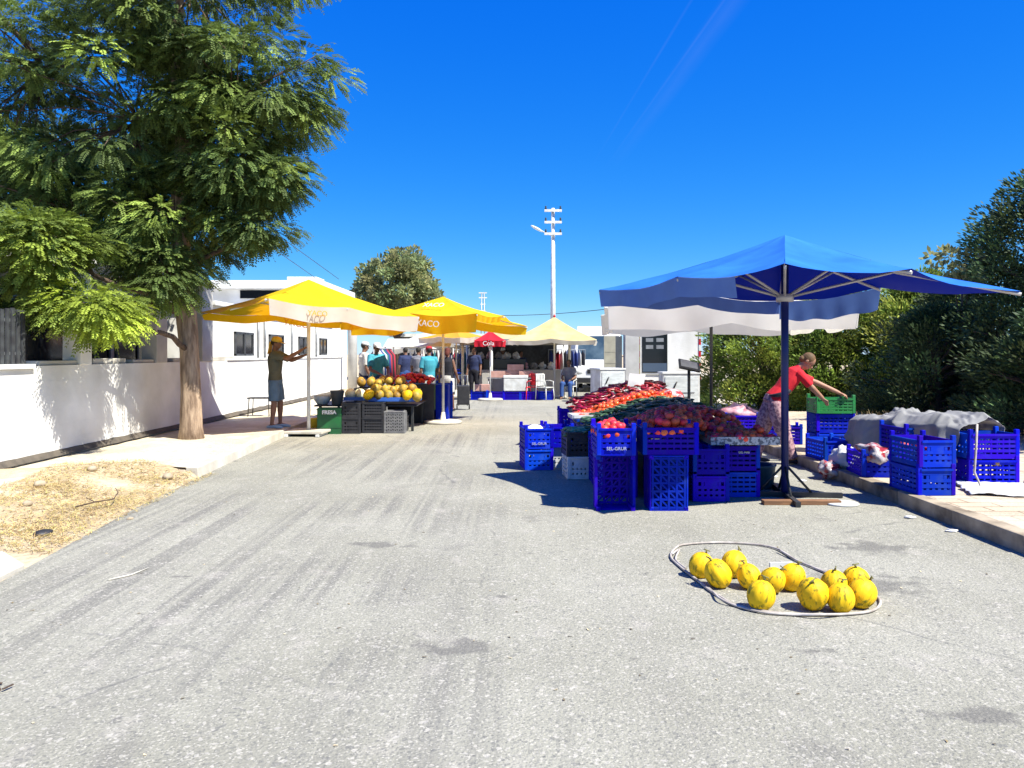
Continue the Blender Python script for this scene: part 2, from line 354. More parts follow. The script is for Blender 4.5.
        br = N.new('ShaderNodeTexBrick'); br.inputs['Scale'].default_value = 1; br.inputs['Brick Width'].default_value = .4; br.inputs['Row Height'].default_value = .2; br.inputs['Mortar Size'].default_value = .012
        br.inputs['Color1'].default_value = (.50, .41, .30, 1); br.inputs['Color2'].default_value = (.42, .34, .25, 1); br.inputs['Mortar'].default_value = (.24, .18, .12, 1); L.new(P, br.inputs['Vector'])
        c = mix(rmp(noise_(1.5, 6), .4, .65, 0, .7), br.outputs['Color'], (.52, .46, .37))
        bs, bd = 30, .012
    L.new(c, b.inputs['Base Color'])
    n = N.new('ShaderNodeTexNoise'); n.inputs['Scale'].default_value = bs; n.inputs['Detail'].default_value = 8; L.new(P, n.inputs['Vector'])
    bp = N.new('ShaderNodeBump'); bp.inputs['Distance'].default_value = bd; bp.inputs['Strength'].default_value = .8; L.new(n.outputs[0], bp.inputs['Height']); L.new(bp.outputs[0], b.inputs['Normal'])
    return m
G_as = ground_material('asphalt', 'asphalt'); G_so = ground_material('dry_soil', 'soil'); G_pa = ground_material('pale_pavement', 'pale'); G_pv = ground_material('tan_paving', 'paving')
KH = .13
g = MB(); g.add([(-300, -60, -.02), (300, -60, -.02), (300, 700, -.02), (-300, 700, -.02)], [(0, 1, 2, 3)]); struct(g.build('ground', G_so))
LEFT = [(-3.0, -8), (-3.1, 0), (-3.3, 3), (-3.5, 5.2), (-3.62, 6.2), (-3.8, 7.7), (-3.95, 9.6), (-4.1, 12), (-4.3, 15), (-4.45, 20), (-4.5, 30), (-4.5, 60)]
g = MB(); n = len(LEFT)
vsr = [(x, y, 0) for x, y in LEFT] + [(4.0, y, 0) for x, y in LEFT]
g.add(vsr, [(i, n + i, n + i + 1, i + 1) for i in range(n - 1)]); struct(g.build('road', G_as))
# left raised pavement with kerb
KL = [(-3.95, 9.7), (-4.1, 12), (-4.3, 15), (-4.45, 20), (-4.5, 30), (-4.5, 60)]
g = MB()
edge = [(-6.35, 8.8), (-5.4, 9.5), (-4.6, 9.9)]
vv = [(x, y, KH - .005) for x, y in edge] + [(x - .16, y, KH - .005) for x, y in KL] + [(-6.35, 60, KH - .005)]
g.add(vv, [tuple(range(len(vv)))]); struct(g.build('pavement', G_pa))
g = MB()
for i in range(len(KL) - 1):
    (x0, y0), (x1, y1) = KL[i], KL[i + 1]; k = max(1, int((y1 - y0) / 1.0))
    for j in range(k):
        a, b = j / k, (j + 1) / k; gp = .006
        ya, yb = y0 + (y1 - y0) * a + gp, y0 + (y1 - y0) * b - gp; xa, xb = x0 + (x1 - x0) * a, x0 + (x1 - x0) * b
        h = KH + random.uniform(-.006, .006)
        g.add([(xa - .17, ya, -.02), (xa, ya, -.02), (xb, yb, -.02), (xb - .17, yb, -.02), (xa - .17, ya, h), (xa - .02, ya, h), (xb - .02, yb, h), (xb - .17, yb, h)],
              [(0, 3, 2, 1), (4, 5, 6, 7), (0, 1, 5, 4), (1, 2, 6, 5), (2, 3, 7, 6), (3, 0, 4, 7)])
struct(g.build('kerb', M['concrete'], bevel=.012))
# dirt verge: undulating sheet
def verge_h(x, y):
    e = 1.0
    for i in range(len(LEFT) - 1):
        if LEFT[i][1] <= y <= LEFT[i + 1][1]:
            t = (y - LEFT[i][1]) / (LEFT[i + 1][1] - LEFT[i][1]); xe = LEFT[i][0] + t * (LEFT[i + 1][0] - LEFT[i][0]); e = min(1, max(0, (xe - x) / 1.1)); break
    return -.006 + e * (.07 + (.05 if y > 8 else 0) * min(1, max(0, y - 8)) + .05 * noise.noise(Vector((x * 1.1, y * 1.1, 0))) + .025 * noise.noise(Vector((x * 5, y * 5, 3)))) + (.10 * max(0, 1 - abs(min(9.85, 8.85 + (x + 6.35) * .6) - y) / (.55 + .3 * noise.noise(Vector((x * 3, y, 1))))) if -6.4 < x < -4.0 and y > 7.8 else 0)
g = MB(); nx, ny = 50, 90; vv = []
for j in range(ny + 1):
    y = -2 + 12.1 * j / ny
    for i in range(nx + 1):
        xe = -2.9 - .1 * max(0, y) + .06 * noise.noise(Vector((0, y * 2.5, 7))); x = xe - (4.5) * i / nx
        vv.append((x, y, verge_h(x, y) if i else -.015))
g.add(vv, [(j * (nx + 1) + i, j * (nx + 1) + i + 1, (j + 1) * (nx + 1) + i + 1, (j + 1) * (nx + 1) + i) for j in range(ny) for i in range(nx)], smooth=True)
for f in g.f: f.reverse()
struct(g.build('dirt_verge', G_so))
# strips of concrete by the wall and at the road edge
g = MB(); g.box(-6.36, -5.62, 4, 9.2, -.01, .135); struct(g.build('pavement_strip', M['concrete'], bevel=.02))
g = MB(); g.add([(-3.42, 4.0, .02), (-3.55, 5.6, .02), (-3.9, 5.9, .035), (-5.2, 5.6, .06), (-5.2, 3.6, .06), (-3.42, 4.0, -.03), (-3.55, 5.6, -.03), (-3.9, 5.9, -.03), (-5.2, 5.6, -.03), (-5.2, 3.6, -.03)],
   [(0, 1, 2, 3, 4), (5, 6, 1, 0), (6, 7, 2, 1), (7, 8, 3, 2), (8, 9, 4, 3)])
for v in g.v: v.z += .015
struct(g.build('concrete_apron', M['concrete'], bevel=.01))
# right raised paving with kerb
g = MB(); g.add([(4.15, -6, KH), (12, -6, KH), (12, 19, KH), (4.15, 19, KH)], [(0, 1, 2, 3)]); struct(g.build('paving', G_pv))
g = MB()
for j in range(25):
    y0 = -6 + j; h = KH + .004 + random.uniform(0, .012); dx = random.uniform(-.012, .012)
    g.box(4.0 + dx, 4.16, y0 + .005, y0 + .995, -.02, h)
struct(g.build('kerb', mat('soiled_shaded_kerb', (.40, .33, .24), .95, (.12, .09, .06), 3, bump=.01, bscale=20), bevel=.012))  # dirt tone, darkened further to paint in the shade on the road face
g = MB(); g.add([(4.0, 19.05, -.004), (40, 19.05, -.004), (40, 60, -.004), (4.0, 60, -.004)], [(0, 1, 2, 3)]); struct(g.build('plaza_ground', G_pa))
# loose stuff on the verge
def blades(name, pts, length, width, flat, m, tints, label=None, cat=None):
    n = len(pts); a = rng.uniform(0, 2 * np.pi, n); el = rng.uniform(-.05, flat, n); ln = length * rng.uniform(.4, 1.2, n)
    d = np.stack([np.cos(a) * np.cos(el), np.sin(a) * np.cos(el), np.sin(el)], 1); s = np.stack([-np.sin(a), np.cos(a), rng.uniform(-.3, .3, n)], 1) * width
    p = pts; V = np.stack([p - s * .5, p + s * .5, p + d * ln[:, None] + s * .2, p + d * ln[:, None] - s * .2], 1)
    t = tints[rng.integers(0, len(tints), n)] * rng.uniform(.7, 1.2, (n, 1))
    o = np_mesh(name, V, 4, m, tint=t)
    tag(o, label, cat, kind='stuff'); return o
pts = []
while len(pts) < 15000:
    y = random.uniform(4.6, 10.0); x = random.uniform(-5.6, -3.35 - .06 * y + .1)
    if y < 6.0 and x > -5.2: continue
    dn = noise.noise(Vector((x * 1.3, y * 1.3, 5)))
    if random.random() < .45 + dn: pts.append((x, y, verge_h(x, y) + random.uniform(.0, .02)))
blades('dry_straw', np.array(pts), .075, .006, .45, M['straw'], np.array([[1, 1, 1], [1.2, 1.15, 1], [.7, .6, .5], [.9, 1, .6]]), 'dry straw and dead grass scattered over the dirt verge', 'straw')
# stones
def stone(x, y, z, r, label, m=M['stone'], name='stone', cat='stone', group=None, flat=.6):
    b = MB(); sd_ = random.uniform(0, 50)
    b.ell((0, 0, 0), (r, r * .8, r * flat), 12, fn=None)
    for v in b.v: v *= 1 + .35 * noise.noise(v * (1.6 / r) + Vector((sd_, 0, 0)))
    o = b.build(name, m, loc=(x, y, z + r * flat * .6), rz=random.uniform(0, 6)); tag(o, label, cat, group); return o
for (px, py, r, l) in [(28, 505, .05, 'pale rounded stone on the dirt verge near the left edge'), (40, 489, .07, 'pale flat stone lying against the strip below the wall'), (157, 482, .04, 'small whitish stone at the far end of the straw'), (92, 478, .07, 'flat tan slab of stone in the straw verge'), (130, 512, .03, 'small brown stone in the straw by the road edge')]:
    p = at(px, py, F * 1.5 / (py - HY)); stone(p.x, p.y, verge_h(p.x, p.y), r, l)
p = at(43, 528, F * 1.5 / (528 - HY)); stone(p.x, p.y, verge_h(p.x, p.y), .075, 'crumpled black rag lying on the dirt verge', M['black'], 'rag', 'rag', flat=.45)
for i in range(16):
    t = i / 16; x = -4.5 + random.uniform(-1.5, .35); y = 9.35 + (x + 4.5) * .5 + random.uniform(-.1, .25)
    stone(x, y, .03, random.uniform(.035, .075), 'earthy clod of stone in the row along the broken pavement edge', group='clods along the broken pavement edge')
b = MB(); b.tube([(0, 0, .03), (.14, .1, .06), (.22, .3, .05), (.16, .5, .08), (.05, .66, .1)], [.008, .008, .006, .005, .003], 5); b.tube([(.14, .1, .06), (.0, .2, .08), (-.06, .33, .07)], [.005, .004, .002], 5)
p = at(75, 508, F * 1.5 / 155); tag(b.build('dry_twig', M['dbark'], loc=(p.x, p.y, .05)), 'dark bent twig lying in the straw', 'twig')
b = MB(); b.tube([(0, 0, .006), (.1, .12, .008), (.14, .3, .007)], [.006, .006, .004], 5)
p = at(108, 580, 5.3); tag(b.build('dry_twig', M['concrete'], loc=(p.x, p.y, 0)), 'pale curved stalk lying on the asphalt', 'twig')
p = at(0, 690, 3.6); bits = MB(); 
for i in range(5): bits.cb((random.uniform(-.05, .05), random.uniform(-.04, .04), .008 + .004 * i), (.05, .010, .005), rot=(0, random.uniform(-.2, .2), random.uniform(0, 3)))
tag(bits.build('leaf_litter', M['dbark'], loc=(p.x, p.y, 0)), 'little clump of dark dry leaves on the road at the left edge', 'litter')
gp = []
for i in range(320):
    x = random.uniform(-3.2, 3.9); y = random.uniform(2.2, 14) ; gp.append((x, y, .004))
blades('road_grit', np.array(gp), .022, .012, .15, M['straw'], np.array([[.25, .25, .3], [1.2, 1.3, 1.6], [.5, .5, .5]]), 'loose grit and leaf bits scattered on the asphalt', 'grit')

# ------------------------------------------------------------------ left side: wall, houses
WX = -6.3
def wall_run(name, y0, y1, z0, z1, label, x=WX, th=.25, mats=M['wallw']):
    b = MB(); k = int((z1 - z0) / .2)
    for i in range(k):
        za = z0 + (z1 - z0) * i / k; zb = z0 + (z1 - z0) * (i + 1) / k
        b.box(x - th, x, y0, y1, za + (.0012 if i else 0), zb - .0012)
        b.box(x - th + .002, x - .002, y0 + .002, y1 - .002, za - .0012, za + .0012) if i else None
    t = thing(name, label, 'wall', (0, 0, 0)); w = b.build('wall_body', mats, t)
    return t
w1 = wall_run('garden_wall', 3.5, 10.1, .16, 1.36, 'low white block wall with a coping ledge below the metal fence')
b = MB(); b.box(WX - .29, WX + .05, 3.5, 10.1, 1.363, 1.425); b.build('coping', M['trim'], w1, bevel=.008)
w2 = wall_run('garden_wall', 10.1, 17.0, .16, 1.40, 'long low white block wall running behind the tree trunk')
b = MB()
y = 10.3
while y < 16.6:
    l = random.uniform(.7, 1.3); b.box(WX - .22, WX - .03, y, y + l, 1.402, 1.402 + random.uniform(.05, .10)); y += l + random.uniform(.1, .35)
b.build('coping', M['concrete'], w2, bevel=.01)
w3 = wall_run('garden_wall', 17.0, 28.5, .16, 1.40, 'low white wall in front of the shuttered house')
b = MB(); b.box(WX - .27, WX + .03, 17.0, 28.5, 1.402, 1.44); b.build('coping', M['trim'], w3, bevel=.006)
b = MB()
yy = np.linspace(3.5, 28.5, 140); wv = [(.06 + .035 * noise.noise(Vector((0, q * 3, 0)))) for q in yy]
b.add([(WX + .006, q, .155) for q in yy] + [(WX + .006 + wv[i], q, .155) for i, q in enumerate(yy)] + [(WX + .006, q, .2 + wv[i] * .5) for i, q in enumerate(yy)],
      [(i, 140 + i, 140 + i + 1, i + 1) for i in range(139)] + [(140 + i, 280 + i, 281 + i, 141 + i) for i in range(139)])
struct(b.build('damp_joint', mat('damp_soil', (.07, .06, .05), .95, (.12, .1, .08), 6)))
b = MB(); b.box(WX - .3, WX + .0, 3.5, 28.5, .0, .157); struct(b.build('wall_footing', M['concrete']))
# fence
t = thing('metal_fence', 'weathered grey metal paling fence on top of the white wall', 'fence', (WX - .12, 0, 1.425))
for i in range(34):
    y = 6.6 + i * .105; b = MB(); b.box(-.012, .012, y, y + .06, 0, .72 + random.uniform(-.02, .02)); b.build('paling', M['shutter'], t)
for z in (.12, .55):
    b = MB(); b.box(-.035, -.013, 6.5, 10.15, z, z + .04); b.build('rail', M['metal'], t)
# wall pillars
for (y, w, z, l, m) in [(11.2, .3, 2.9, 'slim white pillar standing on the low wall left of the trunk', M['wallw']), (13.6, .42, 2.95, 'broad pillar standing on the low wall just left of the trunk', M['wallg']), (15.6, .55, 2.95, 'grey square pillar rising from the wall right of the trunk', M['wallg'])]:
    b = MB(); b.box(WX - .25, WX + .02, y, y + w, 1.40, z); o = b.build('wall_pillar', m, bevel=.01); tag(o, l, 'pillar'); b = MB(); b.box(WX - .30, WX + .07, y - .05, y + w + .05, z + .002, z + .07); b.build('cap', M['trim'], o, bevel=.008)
# porch house behind the pillars
def house(name, label, x0, x1, y0, y1, h, mw, roof_over=.25, roof_th=.22, roof_m=None):
    t = thing(name, label, 'house', ((x0 + x1) / 2, (y0 + y1) / 2, 0)); ox, oy = (x0 + x1) / 2, (y0 + y1) / 2
    b = MB(); b.box(x0 - ox, x1 - ox, y0 - oy, y1 - oy, 0, h); b.build('wall', mw, t, bevel=.01)
    b = MB(); b.box(x0 - roof_over - ox, x1 + roof_over - ox, y0 - roof_over - oy, y1 + roof_over - oy, h + .002, h + roof_th); b.build('roof', roof_m or M['trim'], t, bevel=.01)
    t['o'] = 1; del t['o']; return t, ox, oy
def window_x(t, ox, oy, x, y0, y1, z0, z1, shut=True):     # window on a facade facing +x
    f = MB(); e = .05
    for (a, b_, c, d) in ((y0, y1, z1 - e, z1), (y0, y1, z0, z0 + e), (y0, y0 + e, z0, z1), (y1 - e, y1, z0, z1), ((y0 + y1) / 2 - .03, (y0 + y1) / 2 + .03, z0, z1)):
        f.box(x - ox - .0, x - ox + .045, a - oy, b_ - oy, c, d)
    fr = f.build('window', M['shutter'] if shut else M['trim'], t)
    p = MB(); p.box(x - ox + .003, x - ox + .02, y0 + e - oy, y1 - e - oy, z0 + e, z1 - e); p.build('pane', M['glass'], fr)
    s = MB(); s.box(x - ox, x - ox + .1, y0 - .05 - oy, y1 + .05 - oy, z0 - .05, z0 - .002); s.build('sill', M['trim'], fr)
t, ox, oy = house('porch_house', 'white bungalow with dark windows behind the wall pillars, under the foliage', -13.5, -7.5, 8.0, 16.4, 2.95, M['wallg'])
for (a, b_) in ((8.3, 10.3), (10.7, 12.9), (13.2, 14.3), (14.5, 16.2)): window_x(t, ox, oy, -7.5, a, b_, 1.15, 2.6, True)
t, ox, oy = house('shuttered_house', 'long white house with pairs of dark shutters behind the yellow parasol', -12, -6.62, 17.0, 28.3, 2.62, M['wallw'], .12, .1)
for (a, b_) in ((18.3, 19.6), (20.9, 22.2), (23.8, 25.0), (26.4, 27.4)): window_x(t, ox, oy, -6.62, a, b_, 1.5, 2.08)
for y in (19.95, 20.5, 23.0, 25.9):
    b = MB(); b.tube([(-6.58 - ox, y - oy, 1.42), (-6.58 - ox, y - oy, 2.6)], .03, 8); b.build('downpipe', M['metal'], t)
t, ox, oy = house('flat_roofed_house', 'flat roofed house with a deep white fascia rising beyond the shuttered house', -13.5, -7.3, 28.6, 34, 3.95, M['wallw'], .3, .3)
b = MB(); b.box(.3, 1.9, -2.74, -2.702, 3.6, 3.9); b.build('window', M['glass'], t)
b = MB(); b.box(-2.0, -1.2, -2.74, -2.702, 2.9, 3.6); b.build('window', M['glass'], t)
b = MB(); b.box(2.0, 3.1, -2.6, -1.4, 4.252, 4.42); b.build('roof_hatch', M['trim'], t, bevel=.01)
# drain pipe column at the end of the wall
b = MB(); b.lathe([(.17, 0), (.17, 2.5), (.15, 2.55)], 14); tag(b.build('grey_column', M['wallg'], loc=(-5.85, 28.2, KH)), 'grey column at the far end of the white wall', 'column')
# small stool by the wall
t = thing('stool', 'small metal stool with a dark top standing against the wall', 'stool', (-5.75, 17.6, KH))
b = MB(); b.box(-.26, .26, -.18, .18, .40, .43); b.build('seat', M['dmetal'], t, bevel=.006)
for sx in (-1, 1):
    for sy in (-1, 1):
        b = MB(); b.tube([(sx * .24, sy * .16, 0), (sx * .22, sy * .14, .40)], .012, 6); b.build('leg', M['dmetal'], t)

# ------------------------------------------------------------------ trees
def leaf_mat(name, c, tr=.35): return mat(name, c, .6, trans=tr, tint=True, spec=.25)
LM = leaf_mat('acacia_leaf', (.10, .150, .042), .32); LM2 = leaf_mat('broad_leaf', (.27, .32, .14)); LM3 = leaf_mat('cypress_leaf', (.056, .095, .036), .18); LM4 = leaf_mat('light_cypress_leaf', (.23, .30, .06), .3)
def norm(a): return a / np.maximum(1e-6, np.linalg.norm(a, axis=1, keepdims=True))
def fronds(centers, dirs, length, nleaf, ll, lw, droop, tints):
    """pinnate fronds: leaflets in pairs along a drooping rachis -> quads, tints"""
    n = len(centers); d = norm(dirs); up = np.array([[0, 0, 1.]])
    side = norm(np.cross(d, up) + 1e-3); V = []; T = []
    roll = rng.uniform(-.5, .5, (n, 1)); nrm = norm(np.cross(side, d)); side = norm(side * np.cos(roll) + nrm * np.sin(roll))
    L = (length * rng.uniform(.6, 1.2, n))[:, None]
    for i in range(nleaf):
        t = (i + 1) / (nleaf + 1)
        p = centers + d * L * t + np.array([[0, 0, -1.]]) * (droop * L * t * t)
        tang = norm(d + np.array([[0, 0, -1.]]) * (2 * droop * t))
        sc = 1 - .5 * abs(t - .45) * 2 * .6
        for s in (-1, 1):
            ld = norm(tang * .75 + side * s * 1.0 + rng.normal(0, .15, (n, 3)) + np.array([[0, 0, -.15]]))
            w = norm(np.cross(ld, np.cross(side, tang))) * lw * .5
            tip = p + ld * ll * sc; mid = p + ld * ll * sc * .5
            V.append(np.stack([p, mid + w, tip, mid - w], 1)); T.append(tints)
    V = np.concatenate(V, 0); T = np.concatenate(T, 0)
    return V, T
def sample_ell(c, r, n, shell=.0):
    u = norm(rng.normal(0, 1, (n, 3))); q = rng.uniform(shell ** 3, 1, n) ** (1 / 3)
    return np.array(c) + u * q[:, None] * np.array(r), u
def limb(b, p0, p1, r0, r1, wob=.12, k=6, n=7):
    p0, p1 = Vector(p0), Vector(p1); L = (p1 - p0).length; pts = []; rr = []
    s1 = random.uniform(0, 90)
    for i in range(k + 1):
        t = i / k; p = p0.lerp(p1, t); w = wob * L * math.sin(math.pi * t) * .5
        p += Vector((noise.noise(Vector((t * 2, s1, 0))), noise.noise(Vector((t * 2, s1, 9))), .5 * noise.noise(Vector((t * 2, s1, 20))) + .3)) * w
        pts.append(p); rr.append(r0 + (r1 - r0) * t)
    b.tube(pts, rr, n); return pts
# --- the big roadside tree
base = Vector((-5.42, 13.0, KH - .03))
t = thing('roadside_tree', 'large feathery leaved tree with a bare brown trunk by the white wall', 'tree', base)
def lc(p): return Vector(p) - base
b = MB()
trunk_pts = [(-5.42, 13, KH - .1), (-5.42, 13, .3), (-5.43, 13, .9), (-5.47, 13.02, 1.6), (-5.53, 13.05, 2.2), (-5.62, 13.08, 2.9), (-5.66, 13.1, 4.0), (-5.6, 13.1, 5.2), (-5.72, 13.1, 6.4), (-5.6, 13, 7.8), (-5.4, 13, 8.8)]
b.tube([lc(p) for p in trunk_pts], [.22, .185, .165, .16, .162, .165, .15, .125, .10, .06, .03], 16)
for v in b.v:
    if v.z < 3.4: v.x += .022 * noise.noise(Vector((v.x * 3, v.y * 3, v.z * 1.6))); v.y += .03 * noise.noise(Vector((v.x * 4, v.y * 3, v.z * 2 + 9)))
b.build('trunk', M['bark'], t)
ells = [((-5.4, 13, 7.7), (1.95, 2.2, 1.6), 84, 0), ((-4.15, 12.8, 6.0), (1.3, 1.5, .75), 42, 0), ((-4.5, 12.7, 4.55), (1.0, 1.2, .8), 26, 0), ((-4.05, 12.6, 4.35), (.55, .7, .35), 14, 0), ((-4.2, 12.7, 3.6), (.5, .6, .22), 10, 0), ((-4.9, 13.2, 5.3), (1.2, 1.4, .8), 30, 0), ((-6.7, 13.2, 5.6), (2.3, 2.0, 2.0), 96, 0), ((-5.7, 13, 3.7), (1.3, 1.4, .95), 40, 0),
        ((-8.2, 13, 3.9), (1.5, 1.5, 1.0), 30, 0), ((-9.2, 13.5, 6.6), (2.0, 2.0, 2.0), 66, 0), ((-6.45, 10.6, 2.95), (.8, .8, .45), 16, 1), ((-5.85, 10.7, 2.15), (.75, .6, .25), 14, 1), ((-5.7, 12.4, 2.85), (.6, .7, .4), 14, 0), ((-7.6, 14, 4.6), (2.2, 1.5, 1.3), 46, 0), ((-7.2, 11.6, 2.6), (.9, .7, .5), 10, 0)]
bb = MB(); VV = []; TT = []
for (c, r, k, br) in ells:
    P, U = sample_ell(c, r, k, .35)
    o0 = min(trunk_pts[3:], key=lambda q: (Vector(q) + Vector((0, 0, .5)) - Vector(c)).length)
    o0 = Vector(o0); hubp = o0.lerp(Vector(c), .7)
    limb(bb, lc(o0), lc(hubp), .05, .03, .25)
    for i in range(k):
        if i % 2 == 0: limb(bb, lc(hubp), lc(P[i]), .02, .006, .3, 4, 5)
        nf = 58 if not br else 85
        cr = np.array((.40, .40, .17)) if not br else np.array((.34, .34, .18))
        pc, u = sample_ell(P[i], cr, nf)
        dr = norm(u * np.array([[1, 1, .5]]) + .6 * norm((P[i] - np.array(c))[None, :]) + np.array([[0, 0, -.12]]))
        bright = rng.uniform(.55, 1.25, (nf, 1)) * random.uniform(.75, 1.2)
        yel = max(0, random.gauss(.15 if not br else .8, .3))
        outer = min(1.0, float(np.linalg.norm((P[i] - np.array(c)) / np.array(r)))); yel += .9 * max(0, outer - .7) * 4 * (random.random() < .4)  # outer clumps yellower as young growth, with sunlit highlights put into the tint
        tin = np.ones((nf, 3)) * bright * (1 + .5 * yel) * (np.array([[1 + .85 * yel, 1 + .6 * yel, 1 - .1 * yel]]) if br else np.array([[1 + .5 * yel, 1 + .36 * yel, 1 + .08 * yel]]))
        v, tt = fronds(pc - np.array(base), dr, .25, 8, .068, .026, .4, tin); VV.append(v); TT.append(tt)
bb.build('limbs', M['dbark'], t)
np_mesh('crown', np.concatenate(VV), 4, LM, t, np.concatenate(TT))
def leafy_tree(name, label, loc, ells, m, nleafclump, leaf, trunk_r=.2, trunk_h=3, clr=.4, bark=None, group=None, dirz=0.0, cnt=None):
    loc = Vector(loc); t = thing(name, label, 'tree', loc, group=group); b = MB()
    b.tube([(0, 0, -.1), (.03, 0, trunk_h * .5), (0, .03, trunk_h)], [trunk_r, trunk_r * .8, trunk_r * .5], 10)
    V = []; T = []
    for (c, r, k) in ells:
        P, U = sample_ell(c, r, k, .55); limb(b, (0, 0, trunk_h * .6), Vector(c), trunk_r * .5, trunk_r * .2)
        for i in range(k):
            n = nleafclump; pc, u = sample_ell(P[i], (clr, clr, clr * .8), n, .2)
            d = norm(u + .5 * U[i][None, :] + np.array([[0, 0, dirz]]) + rng.normal(0, .25, (n, 3)))
            s = norm(np.cross(d, rng.normal(0, 1, (n, 3)))); ll = leaf * rng.uniform(.6, 1.3, (n, 1)); w = s * ll * .28
            V.append(np.stack([pc, pc + d * ll * .5 + w, pc + d * ll, pc + d * ll * .5 - w], 1))
            T.append(np.ones((n, 3)) * rng.uniform(.65, 1.25, (n, 1)) * random.uniform(.7, 1.25) * np.array([[1 + random.uniform(-.1, .25), 1, 1]]))
    b.build('trunk', bark or M['dbark'], t); np_mesh('crown', np.concatenate(V), 4, m, t, np.concatenate(T)); return t
leafy_tree('background_tree', 'dark dense tree growing behind the bungalow at the left edge', (-13.5, 19, 0), [((1.5, 1.5, 6.2), (3.2, 1.8, 1.8), 90), ((0, 0, 3.6), (2.9, 2.2, 1.5), 90), ((3.2, .5, 3.3), (2.0, 1.8, 1.2), 60)], LM3, 90, .17, .2, 2.4, .5)
leafy_tree('background_tree', 'dark bushy tree growing between the bungalow and the shuttered house', (-8.4, 16.85, 0), [((.2, 0, 3.7), (1.5, .5, .55), 26), ((-1.5, .0, 3.7), (1.5, .5, .7), 26)], LM3, 90, .15, .12, 3.2, .4)
leafy_tree('round_tree', 'rounded light green tree rising behind the yellow parasols', (-6.9, 46, 0), [((-.1, 0, 5.6), (2.35, 2.2, 1.9), 130), ((.6, 0, 6.9), (1.1, 1.1, 1.2), 30), ((-1.5, 0, 4.6), (1.4, 1.4, 1.2), 30), ((1.6, 0, 4.5), (1.3, 1.3, 1.1), 30)], LM2, 80, .24, .22, 4, .42)

# cypress hedge: upright sprays
def cypress(label, loc, r, h, m, k, clump=.38, leaf=.13, n=70, group=None, name='cypress_bush', shape=1.0, z0=.15):
    loc = Vector(loc); t = thing(name, label, 'tree' if h > 4 else 'bush', loc, group=group); b = MB()
    b.tube([(0, 0, -.1), (0, 0, h * .5), (0, 0, h * .9)], [.14, .08, .03], 8)
    V = []; T = []
    for i in range(k):
        a = random.uniform(0, 2 * math.pi); q = random.random() ** .8 if i % 5 else random.random() * .25; z = z0 + (h - z0) * q
        f = 1.0 if q < .45 else max(.12, (1 - ((q - .45) / .55) ** 1.6) ** .6)
        rr = r * f * (random.uniform(.3, .8) if i % 4 == 0 else random.choice((random.uniform(.75, 1.05), random.uniform(.75, 1.05), random.uniform(.9, 1.25)))) * shape * (1 + .3 * noise.noise(Vector((math.cos(a) * 1.6, math.sin(a) * 1.6, z * 1.3 + loc.x))))
        c = np.array((math.cos(a) * rr, math.sin(a) * rr, z)); out = np.array([math.cos(a), math.sin(a), .55])
        if i % 3 == 0: limb(b, (0, 0, z * .6), c * .95, .03, .01, .2, 3, 5)
        cl = clump * random.uniform(.7, 1.25)
        pc, u = sample_ell(c, (cl, cl, cl * .9), n, .1)
        d = norm(u * .7 + out[None, :] + rng.normal(0, .3, (n, 3)))
        s = norm(np.cross(d, rng.normal(0, 1, (n, 3)))); ll = leaf * rng.uniform(.6, 1.4, (n, 1)); w = s * ll * .17
        V.append(np.stack([pc, pc + d * ll * .5 + w, pc + d * ll, pc + d * ll * .5 - w], 1))
        T.append(np.ones((n, 3)) * rng.uniform(.7, 1.25, (n, 1)) * random.choice((.6, .8, 1, 1.2, 1.7)) * np.array([[1 + random.uniform(-.15, .25), 1, random.uniform(.8, 1.1)]]))
    b.build('trunk', M['dbark'], t); np_mesh('crown', np.concatenate(V), 4, m, t, np.concatenate(T)); return t
cypress('light green cypress bush beside the white kiosk', (7.0, 21.5, 0), 1.5, 3.0, LM4, 260, 0.32, 0.111, 170)
cypress('light green cypress bush behind the bending woman', (8.6, 20.4, 0), 1.55, 3.2, LM4, 280, 0.32, 0.111, 170)
cypress('mid green cypress bush in the gap beneath the blue parasol edge', (10.4, 19.4, 0), 1.6, 3.4, LM4, 260, 0.32, 0.111, 170)
cypress('dark low cypress bush behind the tarp covered crates', (8.6, 15.6, .05), 1.25, 2.3, LM3, 130, 0.31, 0.093, 170)
cypress('dark cypress bush filling the hedge under the tall conifer', (9.3, 12.9, .05), 1.2, 2.3, LM3, 130, 0.31, 0.093, 170)
cypress('dark cypress bush at the right edge above the blue crates', (9.2, 10.9, .05), 1.15, 2.0, LM3, 110, 0.31, 0.093, 170)
cypress('dark broad cypress standing left of the tall conifer', (10.6, 17.0, .05), 1.6, 3.5, LM3, 170, 0.34, 0.102, 170)
cypress('tall dark conifer rising at the right edge of the street', (11.15, 14.6, .05), 2.3, 5.5, LM3, 380, 0.38, 0.102, 170, name='conifer')
leafy_tree('sapling', 'thin sapling poking up left of the tall conifer', (8.9, 15.2, .05), [((-.2, 0, 3.3), (.45, .3, .28), 9), ((.1, 0, 2.7), (.3, .3, .4), 5)], LM2, 34, .13, .03, 3.0, .16)
gp = np.array([(random.uniform(6.4, 7.9), random.uniform(13.6, 14.6), KH) for _ in range(700)])
n_ = len(gp); a_ = rng.uniform(0, 6.28, n_); d_ = norm(np.stack([np.cos(a_) * .5, np.sin(a_) * .5, np.ones(n_)], 1)); ln_ = rng.uniform(.12, .42, (n_, 1)); s_ = np.stack([-np.sin(a_), np.cos(a_), np.zeros(n_)], 1) * .008
o = np_mesh('dry_grass', np.stack([gp - s_, gp + s_, gp + d_ * ln_ + s_ * .2, gp + d_ * ln_ - s_ * .2], 1), 4, M['straw'], tint=np.ones((n_, 3)) * rng.uniform(.5, 1.1, (n_, 1)))
